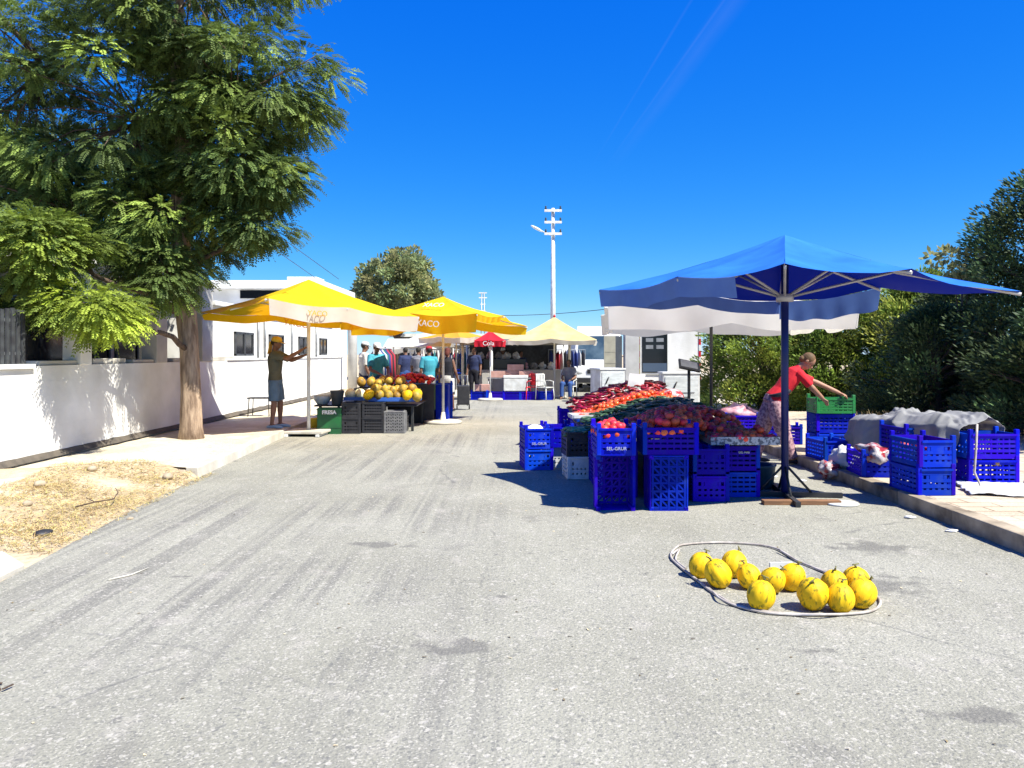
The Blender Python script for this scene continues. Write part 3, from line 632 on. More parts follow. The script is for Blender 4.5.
tag(o, 'tuft of tall dry grass growing at the foot of the hedge', 'grass', kind='stuff')

shade_underside(M['blc'], (.001, .010, .17))  # canopy's back faces coloured dark navy, painting in the shade beneath it
# ------------------------------------------------------------------ parasols
def parasol(label, C, theta, r, za, zc, zm, zv, vals, m_top, m_val, m_pole, pole_r=.024, band=None, m_rib=None, name='market_parasol', base='slab', ribs=True, zbase=0., nv=12, hub=None, tip=None, pts=None, patches=None):
    """square canopy; corner k at theta+90k: 0=R,1=far,2=L,3=near(local frame is rotated by theta)."""
    t = thing(name, label, 'parasol', (C[0], C[1], zbase), theta); za -= zbase; zm -= zbase; zv = zv
    zc = [q - zbase for q in (zc if hasattr(zc, '__len__') else [zc] * 4)]
    cor = [Vector((r * math.cos(k * math.pi / 2), r * math.sin(k * math.pi / 2), zc[k])) for k in range(4)]
    if pts: 
        cor = [Vector((p[0], p[1], zc[k])) for k, p in enumerate(pts)]
    apex = Vector((0, 0, za)); nu = 16; b = MB()
    def edge_pt(k, u):
        p = cor[k].lerp(cor[(k + 1) % 4], u); zz = p.z
        m = 1 - abs(2 * u - 1); zmid = (cor[k].z + cor[(k + 1) % 4].z) / 2
        p.z = zz + (zm - zmid) * m if zm else zz
        s = math.sin(math.pi * ((u * 2) % 1.0)); p.z -= .05 * s * r / 2; q = Vector((p.x, p.y, 0)); p -= q * .03 * s; return p
    for k in range(4):
        vs_ = []
        for i in range(nv + 1):
            v = i / nv
            for j in range(nu + 1):
                e = edge_pt(k, j / nu); p = apex.lerp(e, v)
                p.z -= .05 * math.sin(math.pi * v) * (r / 2) + .018 * noise.noise(Vector((p.x * 2.4, p.y * 2.4, k))) * v
                vs_.append(p)
        fs = []; ms = []
        for i in range(nv):
            for j in range(nu):
                fs.append((i * (nu + 1) + j, (i + 1) * (nu + 1) + j, (i + 1) * (nu + 1) + j + 1, i * (nu + 1) + j + 1))
        o = len(b.f); b.add(vs_, fs, 0, True)
        if band and band.get(k) is not None:
            for i in range(nv):
                for j in range(nu):
                    if i >= nv * band[k]: b.m[o + i * nu + j] = 1
        if patches:
            for i in range(nv):
                for j in range(nu):
                    if patches(k, i / nv, j / nu): b.m[o + i * nu + j] = 2
    can = b.build('canopy', [m_top, m_val, M['orc']], t)
    vinfo = {}
    for (k, u0, u1, hh, *vm) in vals:
        b = MB(); nn = 26; rows = 4; vs_ = []
        for q in range(rows + 1):
            for j in range(nn + 1):
                u = u0 + (u1 - u0) * j / nn; e = edge_pt(k, u); nrm = Vector((e.x, e.y, 0)).normalized()
                w = .025 * math.sin(j * 1.1 + k) * q / rows
                vs_.append(e + nrm * (w + .004 - .012 * q) + Vector((0, 0, -hh * q / rows * (1 + .05 * math.sin(j * .7 + k)))))
        b.add(vs_, [(q * (nn + 1) + j, q * (nn + 1) + j + 1, (q + 1) * (nn + 1) + j + 1, (q + 1) * (nn + 1) + j) for q in range(rows) for j in range(nn)], 0, True)
        b.build('valance', vm[0] if vm else m_val, t)
    b = MB(); b.tube([(0, 0, .04), (0, 0, za - .02)], pole_r, 10); b.build('pole', m_pole, t)
    hz = (hub - zbase) if hub else za - .62
    if ribs:
        b = MB(); b.lathe([(pole_r * 2.3, -.04), (pole_r * 2.3, .04)], 12, T=xf((0, 0, hz))); b.build('hub', m_rib, t); b = MB(); b.lathe([(pole_r * 2, -.03), (pole_r * 2, .03)], 12, T=xf((0, 0, za - .08))); b.build('crown_hub', m_rib, t)
        for k in range(4):
            for u in (0, .5):
                e = edge_pt(k, u); rb = MB(); a = apex + Vector((0, 0, -.09)); e2 = e + Vector((0, 0, -.035))
                rb.tube([a, a.lerp(e2, .5) + Vector((0, 0, -.05 * r / 2)), e2], .013, 5, ell=1.4); ro = rb.build('rib', m_rib, t)
                st = MB(); md = a.lerp(e2, .48) + Vector((0, 0, -.06 * r / 2)); st.tube([(0, 0, hz), md], .015, 5); st.build('strut', m_rib, ro)
    if tip: b = MB(); b.lathe([(.04, 0), (.05, .03), (.02, .08), (.005, .1)], 10, T=xf((0, 0, za - .01))); b.build('finial', tip, t)
    if base == 'slab':
        b = MB(); b.box(-.38, .38, -.38, .38, .05, .10); b.build('base_slab', M['concrete'], t, bevel=.01)
        for s in (-1, 1):
            b = MB(); b.cb((s * .3, 0, .025), (.06, .86, .045)); b.build('base_runner', M['wmetal'], t, bevel=.005)
    elif base == 'disc':
        b = MB(); b.lathe([(.42, 0), (.42, .05), (.36, .07), (.06, .075), (.04, .25)], 24); b.build('base_disc', M['concrete'], t)
    elif base == 'feet':
        for k in range(4):
            a = k * math.pi / 2 + .35; b = MB(); b.cb((math.cos(a) * .3, math.sin(a) * .3, .03), (.6, .05, .05), rot=(0, 0, a))
            b.tube([(math.cos(a) * .28, math.sin(a) * .28, .05), (math.cos(a) * .02, math.sin(a) * .02, .34)], .014, 5); b.build('base_foot', M['dmetal'], t)
    return t, cor, edge_pt
def val_text(t, edge_pt, k, u0, u1, s, size, m, drop, off=.03, sign=1):
    a, b_ = edge_pt(k, u0), edge_pt(k, u1); mid = edge_pt(k, (u0 + u1) / 2); n = Vector((mid.x, mid.y, 0)).normalized()
    return text_part(s, size, m, t, mid + n * off + Vector((0, 0, -drop)), (b_ - a) * sign, (0, 0, 1), weight=.0)
# yellow parasol 1 (near left).  corners: 0 R,1 far,2 L,3 near
T1, c1, e1 = parasol('yellow parasol with a white banded front, held by the man in the cap', (-3.9, 14.75), R(-4), 2.14, 2.98, [2.26, 2.27, 2.36, 2.48], 2.38, .3,
    [(3, .02, 1.0, .27), (0, 0, 1, .2, M['yel']), (1, 0, 1, .15, M['yel'])], M['yel'], M['whc'], M['wmetal'], .035, {3: .93, 0: .93}, M['wmetal'])
for u in (.16,): val_text(T1, e1, 3, u, u + .3, 'YACO', .13, M['txto'], .12)
val_text(T1, e1, 1, .25, .45, 'YACO', .2, M['txto'], .12, off=-.02, sign=-1)
T2, c2, e2 = parasol('yellow parasol with lettering on its yellow valance, second along the left side', (-1.54, 17.2), R(24), 2.08, 2.83, [2.2, 2.3, 2.32, 2.36], 2.38, .3,
    [(2, 0, 1, .36), (3, .0, .45, .12), (0, 0, 1, .2), (1, 0, 1, .2)], M['yel'], M['yel'], M['wmetal'], .03, None, M['wmetal'], base='disc')
val_text(T2, e2, 2, .5, .75, 'XACO', .18, M['txtw'], .17)
pm = e2(2, .62); text_part('XACO', .17, M['txtw'], T2, Vector((pm.x * .62, pm.y * .62, 2.83 - (2.83 - pm.z) * .62 + .06)), e2(2, .8) - e2(2, .4), Vector((-pm.x, -pm.y, .46 * 3)), weight=.0)
T3, c3, e3 = parasol('small cream parasol with orange patches behind the second yellow one', (-3.85, 34), R(15), 2.1, 2.5, 1.75, 1.8, .2, [(2, 0, 1, .2), (3, 0, 1, .2)], M['whc'], M['whc'], M['wmetal'], .025, None, M['wmetal'], base='disc',
    patches=lambda k, v, u: .45 < v < .68 and (u * 4) % 1 < .55)
T4, c4, e4 = parasol('large faded cream parasol with a red tip in front of the parked vans', (1.5, 27.2), R(38), 2.1, 2.85, 2.0, 2.05, .2, [(2, 0, 1, .14), (3, 0, 1, .14), (1, 0, 1, .14)], M['crm'], M['whc'], M['wmetal'], .03, None, M['wmetal'], base='disc', tip=M['redp'])
T5, c5, e5 = parasol('small red parasol with white lettering above the far stall', (-.72, 25.5), R(40), .68, 2.32, 1.98, 2.0, .2, [(2, 0, 1, .2), (3, 0, 1, .2)], M['redc'], M['redc'], M['wmetal'], .02, None, M['wmetal'], base='disc')
val_text(T5, e5, 2, .2, .8, 'Cola', .2, M['txtw'], .12)
for (cc, th_, rr_, mt_, mv_, l_) in (((-.1, 33.5), 20, 1.9, 'crm', 'whc', 'cream parasol over the centre of the far street, behind the market counter'), ((-2.9, 40.5), 50, 2.1, 'whc', 'whc', 'white parasol far down the street beyond the orange patched one'), ((1.6, 38.0), 35, 1.9, 'tarp', 'tarp', 'grey parasol in the distance beside the parked vans'), ((-2.0, 27.6), 10, 1.35, 'orc', 'whc', 'orange parasol behind the walking couple')):
    parasol(l_, cc, R(th_), rr_, 2.75 if rr_ > 1.5 else 2.45, 2.1, 2.15, .2, [(2, 0, 1, .18), (3, 0, 1, .18), (0, 0, 1, .18)], M[mt_], M[mv_], M['wmetal'], .025, None, M['wmetal'], base='disc', ribs=False)
# white parasol behind the stall
T6, c6, e6 = parasol('broad white parasol with a deep hanging valance behind the blue one', (3.6, 13.9), R(45 - 5), 2.72, 2.72, [2.36, 2.36, 2.36, 2.36], 2.42, .4, [(2, 0, 1, .40), (3, 0, 1, .40), (0, 0, 1, .4), (1, 0, 1, .4)], M['whc'], M['whc'], M['dmetal'], .03, None, M['alu'], base='disc')
# blue parasol
Cb = Vector((2.98, 8.4)); th = R(-27)
def loc2(p):
    d = Vector(p) - Cb; return (d.x * math.cos(-th) - d.y * math.sin(-th), d.x * math.sin(-th) + d.y * math.cos(-th))
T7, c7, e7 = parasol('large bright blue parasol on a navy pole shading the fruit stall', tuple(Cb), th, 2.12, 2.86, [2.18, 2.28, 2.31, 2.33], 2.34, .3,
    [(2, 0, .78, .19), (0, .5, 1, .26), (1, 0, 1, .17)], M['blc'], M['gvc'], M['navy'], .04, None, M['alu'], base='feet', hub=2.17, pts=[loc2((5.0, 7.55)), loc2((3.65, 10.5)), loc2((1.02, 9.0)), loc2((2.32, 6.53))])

# ------------------------------------------------------------------ crates
def make_crate(name, label, m, L=.55, W=.38, H=.27, posts=.05, group=None):
    t = thing(name, label, 'crate', (0, 0, 0), group=group)
    b = MB(); th_ = .014; x, y = W / 2, L / 2
    nb, ml = 5, 7
    for i in range(nb): b.box(-x + .02 + (W - .06) * i / (nb - 1), -x + .04 + (W - .06) * i / (nb - 1), -y + .01, y - .01, .004, .016)
    for i in range(ml): b.box(-x + .01, x - .01, -y + .02 + (L - .06) * i / (ml - 1), -y + .04 + (L - .06) * i / (ml - 1), .006, .018)
    for i in range(nb - 1):       # diagonals of the floor lattice
        for j in range(ml - 1):
            cx = -x + .03 + (W - .06) * (i + .5) / (nb - 1); cy = -y + .03 + (L - .06) * (j + .5) / (ml - 1)
            b.cb((cx, cy, .011), (.11, .016, .008), rot=(0, 0, .8))
    b.build('base', m, t)
    for s in (-1, 1):             # long sides
        b = MB(); xo = s * (x - th_ / 2)
        for (z0, z1) in ((0, .05 * H / .27), (.070 * H / .27, .102 * H / .27), (.122 * H / .27, .152 * H / .27), (.172 * H / .27, .200 * H / .27), (.220 * H / .27, H)): b.cb((xo, 0, (z0 + z1) / 2), (th_, L - .05, z1 - z0))
        for i in range(8): b.cb((xo - s * .001, -y + .04 + (L - .08) * i / 7, H / 2), (th_ * .8, .016, H - .01))
        b.cb((s * (x + .004), 0, H - .012), (.02, L - .05, .02)); b.build('long_side', m, t)
        b = MB(); yo = s * (y - th_ / 2)
        for (z0, z1) in ((0, .055 * H / .27), (.075 * H / .27, .112 * H / .27), (.132 * H / .27, .165 * H / .27), (.205 * H / .27, H)): b.cb((0, yo, (z0 + z1) / 2), (W - .05, th_, z1 - z0))
        for i in range(6): b.cb((-x + .04 + (W - .08) * i / 5, yo - s * .001, H * .45), (.03, th_ * .8, H * .7))
        b.cb((0, yo, H * .7), (.14, th_ * .9, .05)); b.cb((0, s * (y + .004), H - .012), (W - .05, .02, .02)); b.build('end_panel', m, t)
    for sx in (-1, 1):
        for sy in (-1, 1):
            b = MB(); b.box(-.022, .022, -.022, .022, 0, H + posts); b.build('corner_post', m, t, bevel=.006, loc=(sx * (x - .018), sy * (y - .018), 0))
    return t
CR = make_crate('plastic_crate', 'blue plastic crate standing on end with its floor lattice facing the road', M['blue'])
CG = make_crate('plastic_crate', 'bright green plastic crate the woman reaches into, topmost of its stack', M['green'], H=.215)
CK = make_crate('plastic_crate', 'black lattice crate on its side at the front of the melon stall', M['black'], .42, .36, .30, 0)
CW = make_crate('plastic_crate', 'dirty white plastic crate on the road left of the fruit stall', M['white'], .42, .34, .28, 0)
def place(src, loc, rz, label, group=None, rot=None, first=set()):
    if src.name not in first:
        first.add(src.name); src.location = loc; src.rotation_euler = rot if rot else (0, 0, rz); src['label'] = label
        if group: src['group'] = group
        return src
    c = dup(src, loc, rz, label, group, rot)
    if not group and 'group' in c.keys(): del c['group']
    return c
# front columns of the stall
place(CR, (1.56, 7.62, .275), 0, 'blue plastic crate standing on end with its floor lattice facing the road', rot=(R(90), R(90), 0))
CR.rotation_euler = Euler((R(-90), 0, 0)); CR.location = (1.56, 7.64, .275)
# rotated -90 about x: local z -> +y, so floor (z=0) faces -y; long side vertical
top1 = place(CR, (1.58, 7.84, .557), R(90), 'blue crate heaped with red fruit on top of the lattice fronted crate')
c_ = place(CR, (1.02, 7.70, .275), 0, 'blue crate standing on end at the front left corner of the stall', rot=(R(-90), R(180), R(180)))
c_.rotation_euler = Euler((R(90), 0, 0)); c_.location = (1.03, 7.95, .275)
c_ = place(CR, (1.03, 7.86, .557), 0, 'blue crate of round red fruit at the front left corner, small white lettering')
text_part('SEL-GRUR', .045, M['txtg'], c_, (0, -.29, .07), (1, 0, 0), (0, 0, 1), weight=.0)
for k in range(2): 
    c_ = place(CR, (2.42, 8.55, .004 + k * .285), R(90), ['lowest blue crate of the front right stack under the printed cardboard tray', 'upper blue crate of the front right stack under the printed cardboard tray'][k])
    if k: text_part('DEL-MAR', .03, M['txtw'], c_, (-.2, .0, .2), (0, -1, 0), (0, 0, 1), weight=.0).location = (-.002, -.1, 0)
gside = 'blue crates under the left side of the fruit stall'
for i in range(8):
    for k in range(2):
        place(CR, (1.16 + .02 * random.uniform(-1, 1), 8.62 + i * .58, .004 + k * .285), random.uniform(-.04, .04), 'blue crate in the two high row under the left side of the fruit stall', gside)
for i in range(6):
    for k in range(2):
        place(CR, (2.62, 9.3 + i * .58, .004 + k * .285), random.uniform(-.04, .04), 'blue crate in the two high row under the right side of the fruit stall', 'blue crates under the right side of the fruit stall')
for i, x in enumerate((1.62, 2.05)):
    for k in range(2): place(CR, (x + .05, 8.38, .004 + k * .285), 0, 'blue crate packed behind the front of the fruit stall', 'blue crates packed behind the stall front')
place(CR, (1.02, 13.75, .004), 0, 'lower blue crate behind the far end of the pepper heap'); place(CR, (1.02, 13.75, .289), 0, 'upper blue crate behind the far end of the pepper heap'); 
# display surface
def disp(x, y):
    a = min(1, max(0, (x - .92) / 1.15)); a = a * a * (3 - 2 * a); rr = min(1, max(0, (x - 2.25) / .75)); rr = rr * rr * (3 - 2 * rr)
    yb = min(1, max(0, (y - 8.1) / 1.2)); z = .60 + .28 * a * (.45 + .55 * yb) - .22 * rr * (.5 + .5 * yb)
    z -= .16 * max(0, (9.1 - y) / .6) * min(1, max(0, x - 1.9) / .4)
    return z + .02 * math.sin(y * 3.1) + .08 * min(1, max(0, (y - 12) / 1.))
t = thing('sloping_display', 'sloping boards of the fruit stall under the heaped produce', 'display', (1.9, 10.8, 0))
b = MB(); nx, ny = 20, 40; vs_ = []
for j in range(ny + 1):
    for i in range(nx + 1):
        x = .94 + 1.74 * i / nx; y = 8.5 + 4.8 * j / ny; vs_.append((x - 1.9, y - 10.8, disp(x, y) - .035))
o_ = len(vs_); vs_ += [(v[0], v[1], v[2] - .02) for v in vs_]
w_ = nx + 1
fs = [(j * w_ + i, j * w_ + i + 1, (j + 1) * w_ + i + 1, (j + 1) * w_ + i) for j in range(ny) for i in range(nx)]
fs += [tuple(o_ + q for q in reversed(f)) for f in fs]
fs += [(i, o_ + i, o_ + i + 1, i + 1) for i in range(nx)] + [(j * w_, (j + 1) * w_, o_ + (j + 1) * w_, o_ + j * w_) for j in range(ny)] + [(j * w_ + nx, o_ + j * w_ + nx, o_ + (j + 1) * w_ + nx, (j + 1) * w_ + nx) for j in range(ny)]
b.add(vs_, fs, 0, True); b.build('board', mat('dark_board', (.03, .035, .05), .8, (.06, .06, .07), 5), t)
for (x, y) in ((1.6, 9), (2.2, 9), (1.6, 12.6), (2.2, 12.6)): b = MB(); b.cb((x - 1.9, y - 10.8, .3), (.05, .05, .6)); b.build('leg', M['wood'], t)
# printed cardboard tray at the front right
t = thing('cardboard_tray', 'long printed cardboard fruit tray along the front right of the stall', 'tray', (2.5, 8.5, .585))
b = MB(); b.box(-.37, .37, -.27, -.255, 0, .085); b.build('printed_front', M['pcard'], t)
b = MB(); b.box(-.37, .37, -.25, .27, .0, .015); b.box(-.37, -.355, -.25, .27, .017, .085); b.box(.355, .37, -.25, .27, .017, .085); b.build('tray_body', M['card'], t)
# produce masters
def fruit(name, label, cat, group, m, kind, r):
    b = MB()
    if kind == 'round':
        b.ell((0, 0, 0), (r, r, r * .86), 12, fn=lambda a, z: 1 + .03 * math.cos(a * 5)); o = b.build(name, m); s = MB(); s.tube([(0, 0, r * .78), (.004, 0, r * 1.02)], [.006, .003], 5); 
        for k in range(5): s.add([(0, 0, r * .87), (math.cos(k * 1.256) * r * .45, math.sin(k * 1.256) * r * .45, r * .84), (math.cos(k * 1.256 + .4) * r * .2, math.sin(k * 1.256 + .4) * r * .2, r * .88)], [(0, 1, 2)])
        s.build('stalk', M['stem'], o)
    elif kind == 'cuke':
        b.tube([(-r * 4, 0, 0), (-r * 3, 0, .002), (0, 0, .006), (r * 3, 0, .002), (r * 4, 0, 0)], [r * .5, r * .9, r, r * .9, r * .5], 8, round_caps=True); o = b.build(name, m)
    elif kind == 'pepper':
        b.tube([(-r * 3, 0, 0), (-r * 2.4, 0, .004), (-r, .004, .01), (r * 2, .01, .006), (r * 4.5, 0, -.004)], [r * .55, r * 1.05, r * .95, r * .6, r * .15], 7); o = b.build(name, m)
        s = MB(); s.tube([(-r * 3, 0, 0), (-r * 4, 0, .01)], [.005, .004], 5); s.build('stalk', M['stem'], o)
    tag(o, label, cat, group); return o
def scatter(src, spots, tilt=.5, sc=(.85, 1.15)):
    for i, (x, y, z) in enumerate(spots):
        rot = (random.uniform(-tilt, tilt), random.uniform(-tilt, tilt), random.uniform(0, 6.28)); s = random.uniform(*sc)
        if i == 0: src.location = (x, y, z); src.rotation_euler = rot; continue
        dup(src, (x, y, z), rot=rot, sc=s)
def heap(x0, x1, y0, y1, step, n, zf, lift=0, jit=.3):
    s = []; y = y0; row = 0
    while y < y1:
        x = x0 + (step / 2 if row % 2 else 0)
        while x < x1:
            s.append((x + random.uniform(-jit, jit) * step, y + random.uniform(-jit, jit) * step)); x += step
        y += step * .88; row += 1
    random.shuffle(s); s = s[:n]
    return [(x, y, zf(x, y) + lift + random.uniform(0, .03)) for x, y in s]
sp = heap(.98, 2.5, 11.0, 12.0, .082, 225, disp, .02); sp += [(x, y, z + .06) for x, y, z in heap(1.3, 2.4, 11.2, 11.8, .11, 60, disp, .02)]
scatter(fruit('tomato', 'ripe red tomato in the sunlit heap on the fruit stall', 'tomato', 'tomatoes in the sunlit heap', M['tomato'], 'round', .044), sp)
sp = heap(1.35, 2.66, 8.5, 9.5, .1, 135, disp, .02)
for cx_, cy_, rr_, nn_, hh_ in ((1.85, 8.85, .4, 55, .06), (1.58, 7.86, .2, 18, .0),):
    for i in range(nn_):
        a = random.uniform(0, 6.28); q = rr_ * math.sqrt(random.random()); x, y = cx_ + math.cos(a) * q, cy_ + math.sin(a) * q
        if hh_: sp.append((x, y, disp(x, y) + .04 + hh_ * (1 - (q / rr_) ** 2)))
def incrate(cx_, cy_, z, hx, hy, step, hgt):
    return heap(cx_ - hx, cx_ + hx, cy_ - hy, cy_ + hy, step, 99, lambda x, y: z + hgt * (1 - max(abs(x - cx_) / hx, abs(y - cy_) / hy) ** 2), jit=.2)
sp += incrate(1.03, 7.86, .76, .15, .22, .08, .08) + incrate(1.58, 7.84, .78, .22, .15, .08, .12) + incrate(2.5, 8.5, .64, .33, .22, .085, .04) + incrate(2.5, 8.52, .71, .26, .18, .09, .05)
print('round fruit', len(sp))
scatter(fruit('round_fruit', 'dull red round fruit heaped at the shaded front of the stall', 'fruit', 'round red fruit at the shaded stall front', M['rfruit'], 'round', .046), sp[:298])
sp = heap(.98, 2.55, 9.55, 10.98, .095, 240, disp, .02)
scatter(fruit('cucumber', 'dark green cucumber in the middle heap of the stall', 'cucumber', 'cucumbers in the middle heap', M['cuke'], 'cuke', .02), sp, .25)
sp = heap(.98, 2.5, 12.05, 13.3, .1, 210, lambda x, y: disp(x, y) + .08 * math.sin((y - 12.05) / 1.25 * 3.14) * min(1, (x - .8) / .6), .03)
scatter(fruit('red_pepper', 'long dark red pepper in the heap at the back of the stall', 'pepper', 'red peppers at the back of the stall', M['pepper'], 'pepper', .026), sp, .35)
for (x, y, rz, l) in ((1.0, 10.9, .1, 'white foam tray edge between the tomatoes and the cucumbers'), (1.06, 8.4, .0, 'white foam tray behind the front left crate')):
    b = MB(); b.box(-.17, .17, -.2, .2, 0, .015); 
    for s in (-1, 1): b.box(s * .17 - .008, s * .17 + .008, -.2, .2, .016, .06); b.box(-.16, .16, s * .2 - .008, s * .2 + .008, .016, .06)
    tag(b.build('foam_tray', M['white'], loc=(x, y, disp(x, y) + .03), rz=rz), l, 'tray')
b = MB(); b.ell((0, 0, 0), (.17, .14, .11), 14)
for v in b.v: v *= 1 + .3 * noise.noise(v * 9)
tag(b.build('plastic_bag', M['bag'], loc=(2.45, 11.6, disp(2.45, 11.6) + .1)), 'crumpled clear plastic bag beside the tomato heap', 'bag')
b = MB(); b.add([(-.14, 0, -.1), (.12, 0, -.08), (.16, .03, .1), (-.1, .03, .12), (-.14, .01, -.1), (.12, .01, -.08), (.16, .04, .1), (-.1, .04, .12)], [(0, 1, 2, 3), (7, 6, 5, 4), (0, 4, 5, 1), (1, 5, 6, 2), (2, 6, 7, 3), (3, 7, 4, 0)])
tag(b.build('price_card', M['white'], loc=(2.0, 12.4, disp(2., 12.4) + .2)), 'blank white price card stuck among the red peppers', 'card')
# stack and tubs left of the stall
for k in range(2):
    c_ = place(CR, (.33, 10.55, .004 + k * .285), .12, ['lower blue crate of the lone stack left of the fruit stall', 'upper blue crate of the lone stack left of the stall'][k])
text_part('SEL-GRUR', .045, M['txtg'], c_, (0, -.29, .07), (1, 0, 0), (0, 0, 1), weight=.0)
b = MB(); b.ell((0, 0, 0), (.15, .2, .1), 14)
for v in b.v: v *= 1 + .3 * noise.noise(v * 9)
tag(b.build('plastic_bag', M['cloth'], loc=(.33, 10.55, .49)), 'white bag stuffed into the crate of the lone blue stack', 'bag')
place(CW, (.62, 10.7, .004), .1, 'dirty white crate just right of the lone blue stack'); place(CW, (.84, 9.75, .004), .1, 'dirty white crate closest to the left side of the fruit stall')
place(CR, (.62, 10.7, .29), .1, 'blue crate on the white crate beside the lone blue stack'); 
c_ = place(CK, (.84, 9.75, .29), .1, 'black crate of pale green marrows on the nearer white crate')
mg = fruit('marrow', 'pale green marrow in the black crate left of the fruit stall', 'vegetable', 'marrows in the black crate', mat('marrow_skin', (.14, .22, .10), .5, (.2, .28, .16), 12, vary=.25), 'cuke', .026)
scatter(mg, incrate(.84, 9.75, .56, .1, .13, .07, .04), .1)

# ------------------------------------------------------------------ right pavement crates
K = KH + .004
lab = [((4.27, 8.02), 2, 0.03, 'of the kerbside stack nearest the camera'), ((5.24, 8.55), 2, R(90), 'of the pair beside the tarp, with its posts near the right edge'), ((4.78, 9.3), 2, .05, 'of the shaded stack beneath the middle of the tarp'), ((5.1, 9.45), 2, .0, 'of the stack under the right end of the tarp'), ((4.85, 9.95), 2, .06, 'of the stack hidden beneath the left end of the tarp')]
for (x, y), k_, rz, s in lab:
    for k in range(k_): place(CR, (x, y, K + .285 * k), rz + .03 * k, ('lower' if k == 0 else 'upper') + ' blue crate ' + s)
place(CR, (4.27, 9.15, K), -.1, 'single blue crate on the kerb filled with plastic bags')
place(CR, (4.30, 10.45, K), .08, 'single blue crate on the kerb below the green crate')
for k in range(2): place(CR, (4.66, 11.25, K + .285 * k), R(90), ['bottom blue crate of the stack under the green crate', 'middle blue crate directly under the green crate'][k])
place(CG, (4.64, 11.2, K + .57), R(90), 'bright green plastic crate the woman reaches into, topmost of its stack')
for k in range(2): place(CR, (3.72, 12.6, .004 + .285 * k), R(88), ['lower blue crate behind the woman, under the pink bags', 'upper blue crate behind the woman, holding pink bags'][k])
place(CR, (4.32, 12.3, K), R(80), 'blue crate standing on the kerb behind the legs of the woman')
place(CR, (4.4, 13.4, K), R(85), 'blue crate farthest back along the kerb'); 
fr = dup(bpy.data.objects['round_fruit'], (4.2, 7.95, K + .47), 0, 'round red fruit in the kerbside crate nearest the camera', 'fruit in the kerbside crate')
for q in ((4.32, 7.9), (4.25, 8.1), (4.35, 8.15), (4.18, 8.2), (4.3, 8.02)): dup(fr, (q[0], q[1], K + .46), 0)
of = fruit('potato', 'pale tan potato in the lower crate near the right edge', 'vegetable', 'potatoes in the right hand crate', mat('potato_skin', (.42, .26, .14), .8, (.33, .2, .1), 9, vary=.2), 'round', .045)
scatter(of, [(5.05, 8.45, K + .24), (5.12, 8.5, K + .25), (5.35, 8.44, K + .24), (5.2, 8.6, K + .24), (5.28, 8.4, K + .235)])
def lump(name, m, loc, r, label, cat, sd_=0, amp=.55, rz=0):
    b = MB(); b.ell((0, 0, 0), r, 22); s = 1.4 / max(r)
    for v in b.v:
        k = 1 + amp * noise.noise(v * s * 1.6 + Vector((sd_, 0, 0))) + amp * .5 * abs(noise.noise(v * s * 4 + Vector((sd_, 4, 0)))); v *= k
    return tag(b.build(name, m, loc=loc, rz=rz), label, cat)
lump('plastic_bag', M['bag'], (4.22, 9.0, K + .27), (.15, .22, .10), 'white and red plastic bag spilling over the single kerbside crate', 'bag', 3)
lump('plastic_bag', M['cloth'], (3.98 + .2, 9.62, K + .12), (.15, .2, .13), 'white plastic bag on the kerb between the two single crates', 'bag', 8)
lump('plastic_bag', M['bag'], (3.93, 9.55, .13), (.11, .13, .09), 'small red and white bag slumped against the kerb', 'bag', 5)
lump('plastic_bag', M['pbag'], (3.72, 12.6, .60), (.26, .17, .13), 'pink plastic bags heaped in the crate behind the woman', 'bag', 12)
# tarp: draped sheet over the stacks
def tarp_mesh(path, hw, ztop, name, label, m, seed, drop0, drop1, ns=70, nw=44):
    vs_ = []
    for i in range(ns + 1):
        t_ = i / ns; k = t_ * (len(path) - 1); a = min(int(k), len(path) - 2); f = k - a
        p = Vector(path[a]).lerp(Vector(path[a + 1]), f); tg = (Vector(path[a + 1]) - Vector(path[a])); tg.z = 0; tg.normalize(); sd2 = Vector((tg.y, -tg.x, 0))
        for j in range(nw + 1):
            s = (j / nw) * 2 - 1; d = drop1 if s > 0 else drop0; L_ = hw + d; q = s * L_
            if abs(q) < hw: off, dz = q, -.01 * (q / hw) ** 2
            else:
                e = abs(q) - hw; off = math.copysign(hw + min(e, .05) + .12 * (e - .05 if e > .05 else 0), q); dz = -max(0, e - .02) * (.95)
            w = Vector((p.x + sd2.x * off, p.y + sd2.y * off, p.z + dz))
            nq = Vector((w.x * 2.0, w.y * 2.0, w.z * 1.5 + seed)); nq += .35 * noise.noise_vector(nq * 1.3)
            fold = .10 * (1 - 2.2 * abs(noise.noise(nq * 1.2))) + .035 * (1 - 2 * abs(noise.noise(Vector((nq.x * 2.3 + nq.y, nq.y * .9 - nq.x * .5, nq.z)) * 1.6 + Vector((5, 0, 0))))) + .02 * noise.noise(nq * 7)
            fold = max(-.015, fold - .02) * (1 if abs(q) < hw else .7)
            w += (Vector((0, 0, 1)) if abs(q) < hw else sd2 * math.copysign(1, q)) * (fold + .02)
            w.z = max(w.z, K + .012 + .02 * abs(noise.noise(w * 7))) if w.x > 4 else w.z
            vs_.append(w)
    b = MB(); b.add(vs_, [(i * (nw + 1) + j, i * (nw + 1) + j + 1, (i + 1) * (nw + 1) + j + 1, (i + 1) * (nw + 1) + j) for i in range(ns) for j in range(nw)], 0, True)
    o = b.build(name, m); so = o.modifiers.new('thick', 'SOLIDIFY'); so.thickness = .004; return tag(o, label, 'tarp')
tarp_mesh([(4.85, 10.25, .70), (4.88, 10.0, .74), (4.98, 9.6, .75), (5.1, 9.1, .755), (5.22, 8.75, .775), (5.27, 8.62, .74)], .28, 0, 'grey_tarp', 'crumpled grey tarp draped over the blue crates on the pavement', M['tarp'], 2, .12, .42, 130, 90)
b = MB(); nx, ny = 50, 30; vs_ = []
